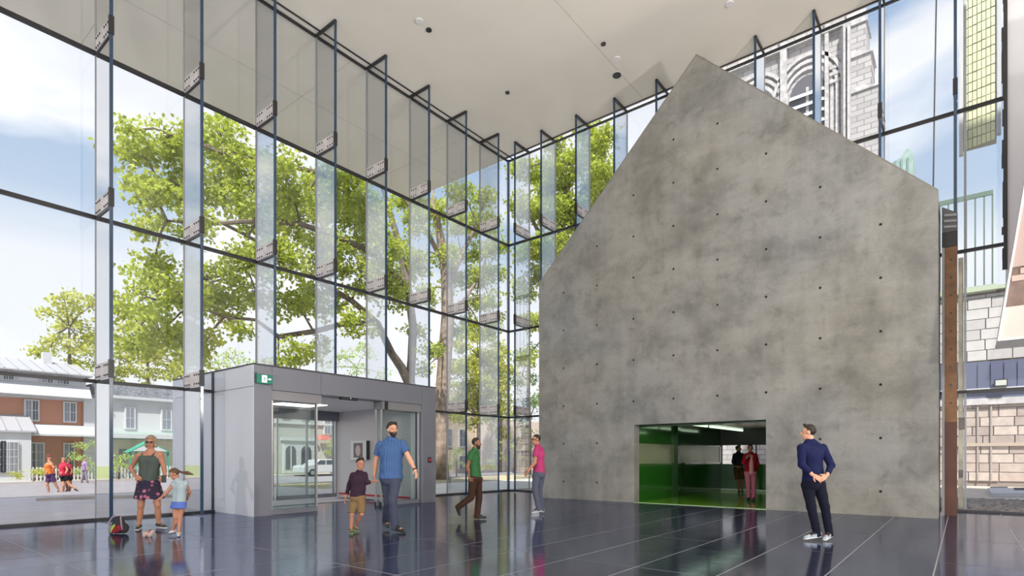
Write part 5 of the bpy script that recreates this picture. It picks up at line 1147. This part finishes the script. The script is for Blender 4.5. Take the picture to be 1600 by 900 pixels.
person('woman jogging in red top and black shorts beside the man in orange', 23.6,
    dict(head=(98.5, 717.5), neck=(98.7, 723), shL=(95.5, 727), shR=(102.5, 727), elL=(93, 735), wrL=(96, 740, -.2), hdL=(98, 740, -.22), elR=(105, 734), wrR=(102, 740, -.2), hdR=(100, 741, -.2),
         hpL=(98, 745), hpR=(101, 745), knL=(99, 759, -.05), knR=(108, 757, .05), anL=(97.5, 771, 0), anR=(118, 763, .1), toL=(94, 774, -.12), toR=(122, 768, .1)),
    SKIN_T, (1, -.25), H=.94, far='street', group='joggers on the road', hair=('tied', M_HDK), top=('shirt', cloth('red_jersey', (.55, .03, .07)), 744, .15), bottom=('shorts', cloth('black_shorts', (.012, .012, .016)), .5), shoes=(shoe_blk, sole_k))
person('second woman jogging half hidden behind the woman in red', 24.6,
    dict(head=(107, 720), neck=(106.5, 725), shL=(103.5, 729), shR=(110.5, 729), elL=(102, 737), wrL=(105, 741, -.2), hdL=(107, 741, -.2), elR=(112.5, 736), wrR=(110, 741, -.2), hdR=(108, 742, -.2),
         hpL=(105, 746), hpR=(108, 746), knL=(104, 759), knR=(110, 757), anL=(105, 765, .3), anR=(108, 771, .0), toL=(102, 768, .3), toR=(112, 773, 0)),
    SKIN_D, (1, -.25), H=.93, far='street', group='joggers on the road', hair=('tied', M_HDK), top=('shirt', cloth('dark_red_jersey', (.30, .02, .05)), 744, .15), bottom=('shorts', cloth('black_shorts', (.012, .012, .016)), .5), shoes=(shoe_blk, sole_k))
person('passer-by in purple and white clothes walking on the far pavement', 36.0,
    dict(head=(132, 717.5), neck=(132, 721), shL=(129.5, 723.5), shR=(134.5, 723.5), elL=(128.5, 729), wrL=(128, 734, -.1), hdL=(128, 736, -.1), elR=(135.5, 729), wrR=(136, 734, -.1), hdR=(136, 736, -.1),
         hpL=(131, 734.5), hpR=(133.5, 734.5), knL=(129.5, 744), knR=(134.5, 744), anL=(127.5, 752), anR=(136, 752), toL=(129, 754), toR=(138, 754)),
    SKIN_T, (1, -.2), H=.95, far='street', hair=('short', M_HDK), top=('shirt', cloth('mauve_shirt', (.30, .22, .38)), 735, 1.5), bottom=('trousers', cloth('grey_mauve_trousers', (.22, .18, .26)), 1), shoes=(shoe_blk, sole_k))
# --- backpack and toy on the floor
bx_, by_ = at(186, 832, CAM_H*FPX/(834-HOR))[:2]
bpk = empty('backpack', (bx_, by_, 0), 'grey, red and lime backpack standing on the floor beside the blue fin', 'backpack')
c = V3(bx_, by_, 0); rgt = unit((ray(800)[1], -ray(800)[0], 0)); fw = unit((ray(800)[0], ray(800)[1], 0)); u3 = V3(0, 0, 1)
skin('main_bag', [surf([Cone(c+u3*.09-rgt*.07, c+u3*.09+rgt*.07, .085, .085), Cone(c+u3*.10-rgt*.055, c+u3*.25-rgt*.02, .08, .055), Cone(c+u3*.10+rgt*.055, c+u3*.24+rgt*.01, .08, .055)], .01, .03, cuts=[(c+u3*.004, -u3)], wr=.003)], cloth('charcoal_nylon', (.035, .035, .045)), bpk)
skin('front_pocket', [surf([Cone(c+u3*.07-rgt*.0-fw*.09, c+u3*.11+rgt*.06-fw*.09, .055, .055)], .01, .02, cuts=[(c+u3*.004, -u3)], wr=.003)], cloth('dark_red_nylon', (.20, .02, .035)), bpk)
skin('side_pocket', [surf([Cone(c+u3*.06-rgt*.09-fw*.07, c+u3*.13-rgt*.08-fw*.07, .042, .035)], .01, .02, cuts=[(c+u3*.004, -u3)])], cloth('grey_nylon', (.20, .21, .23)), bpk)
skin('lime_trim', [surf([Cone(c+u3*.10-rgt*.03-fw*.13, c+u3*.16+rgt*.0-fw*.115, .016, .016), Cone(c+u3*.05-rgt*.05-fw*.12, c+u3*.10-rgt*.03-fw*.13, .014, .016)], .008, .01)], cloth('lime_nylon', (.40, .48, .06)), bpk)
for q in (-1, 1): MB().tube([tuple(c+u3*.28+rgt*.03*q), tuple(c+u3*.32+rgt*.06*q-fw*.05), tuple(c+u3*.22+rgt*.10*q-fw*.10), tuple(c+u3*.08+rgt*.11*q-fw*.09)], .012, 8).build('strap', mat('mauve_strap', (.28, .22, .26), .8), bpk)
tx, ty = at(230, 838, CAM_H*FPX/(839-HOR))[:2]; c = V3(tx, ty, 0)
toy = empty('toy_dog', (tx, ty, 0), 'small pinkish-white plush toy animal on the floor in front of the woman', 'toy')
M_PL = cloth('pinkish_plush', (.50, .36, .33)); 
skin('body', [surf([Cone(c+u3*.055-rgt*.03, c+u3*.05+rgt*.05, .036, .04), Cone(c+u3*.08+rgt*.065, c+u3*.09+rgt*.085, .034, .028)]+[Cone(c+u3*.04+rgt*x_+fw*y_q, c+u3*.012+rgt*(x_+.005)+fw*y_q, .017, .015) for x_ in (-.04, .05) for y_q in (-.022, .022)]+[Cone(c+u3*.06-rgt*.06, c+u3*.09-rgt*.085, .012, .008)], .006, .015, cuts=[(c+u3*.001, -u3)])], M_PL, toy)
skin('ears', [surf([Cone(c+u3*.115+rgt*.06+fw*f_, c+u3*.09+rgt*.055+fw*f_*1.6, .013, .010) for f_ in (-.022, .022)], .005, .004)], cloth('brown_plush', (.18, .10, .08)), toy)
skin('scarf', [surf([Cone(c+u3*.065+rgt*.045, c+u3*.07+rgt*.058, .040, .036, cutb=True, cuta=True)], .005, .004)], cloth('red_plush', (.45, .06, .05)), toy)
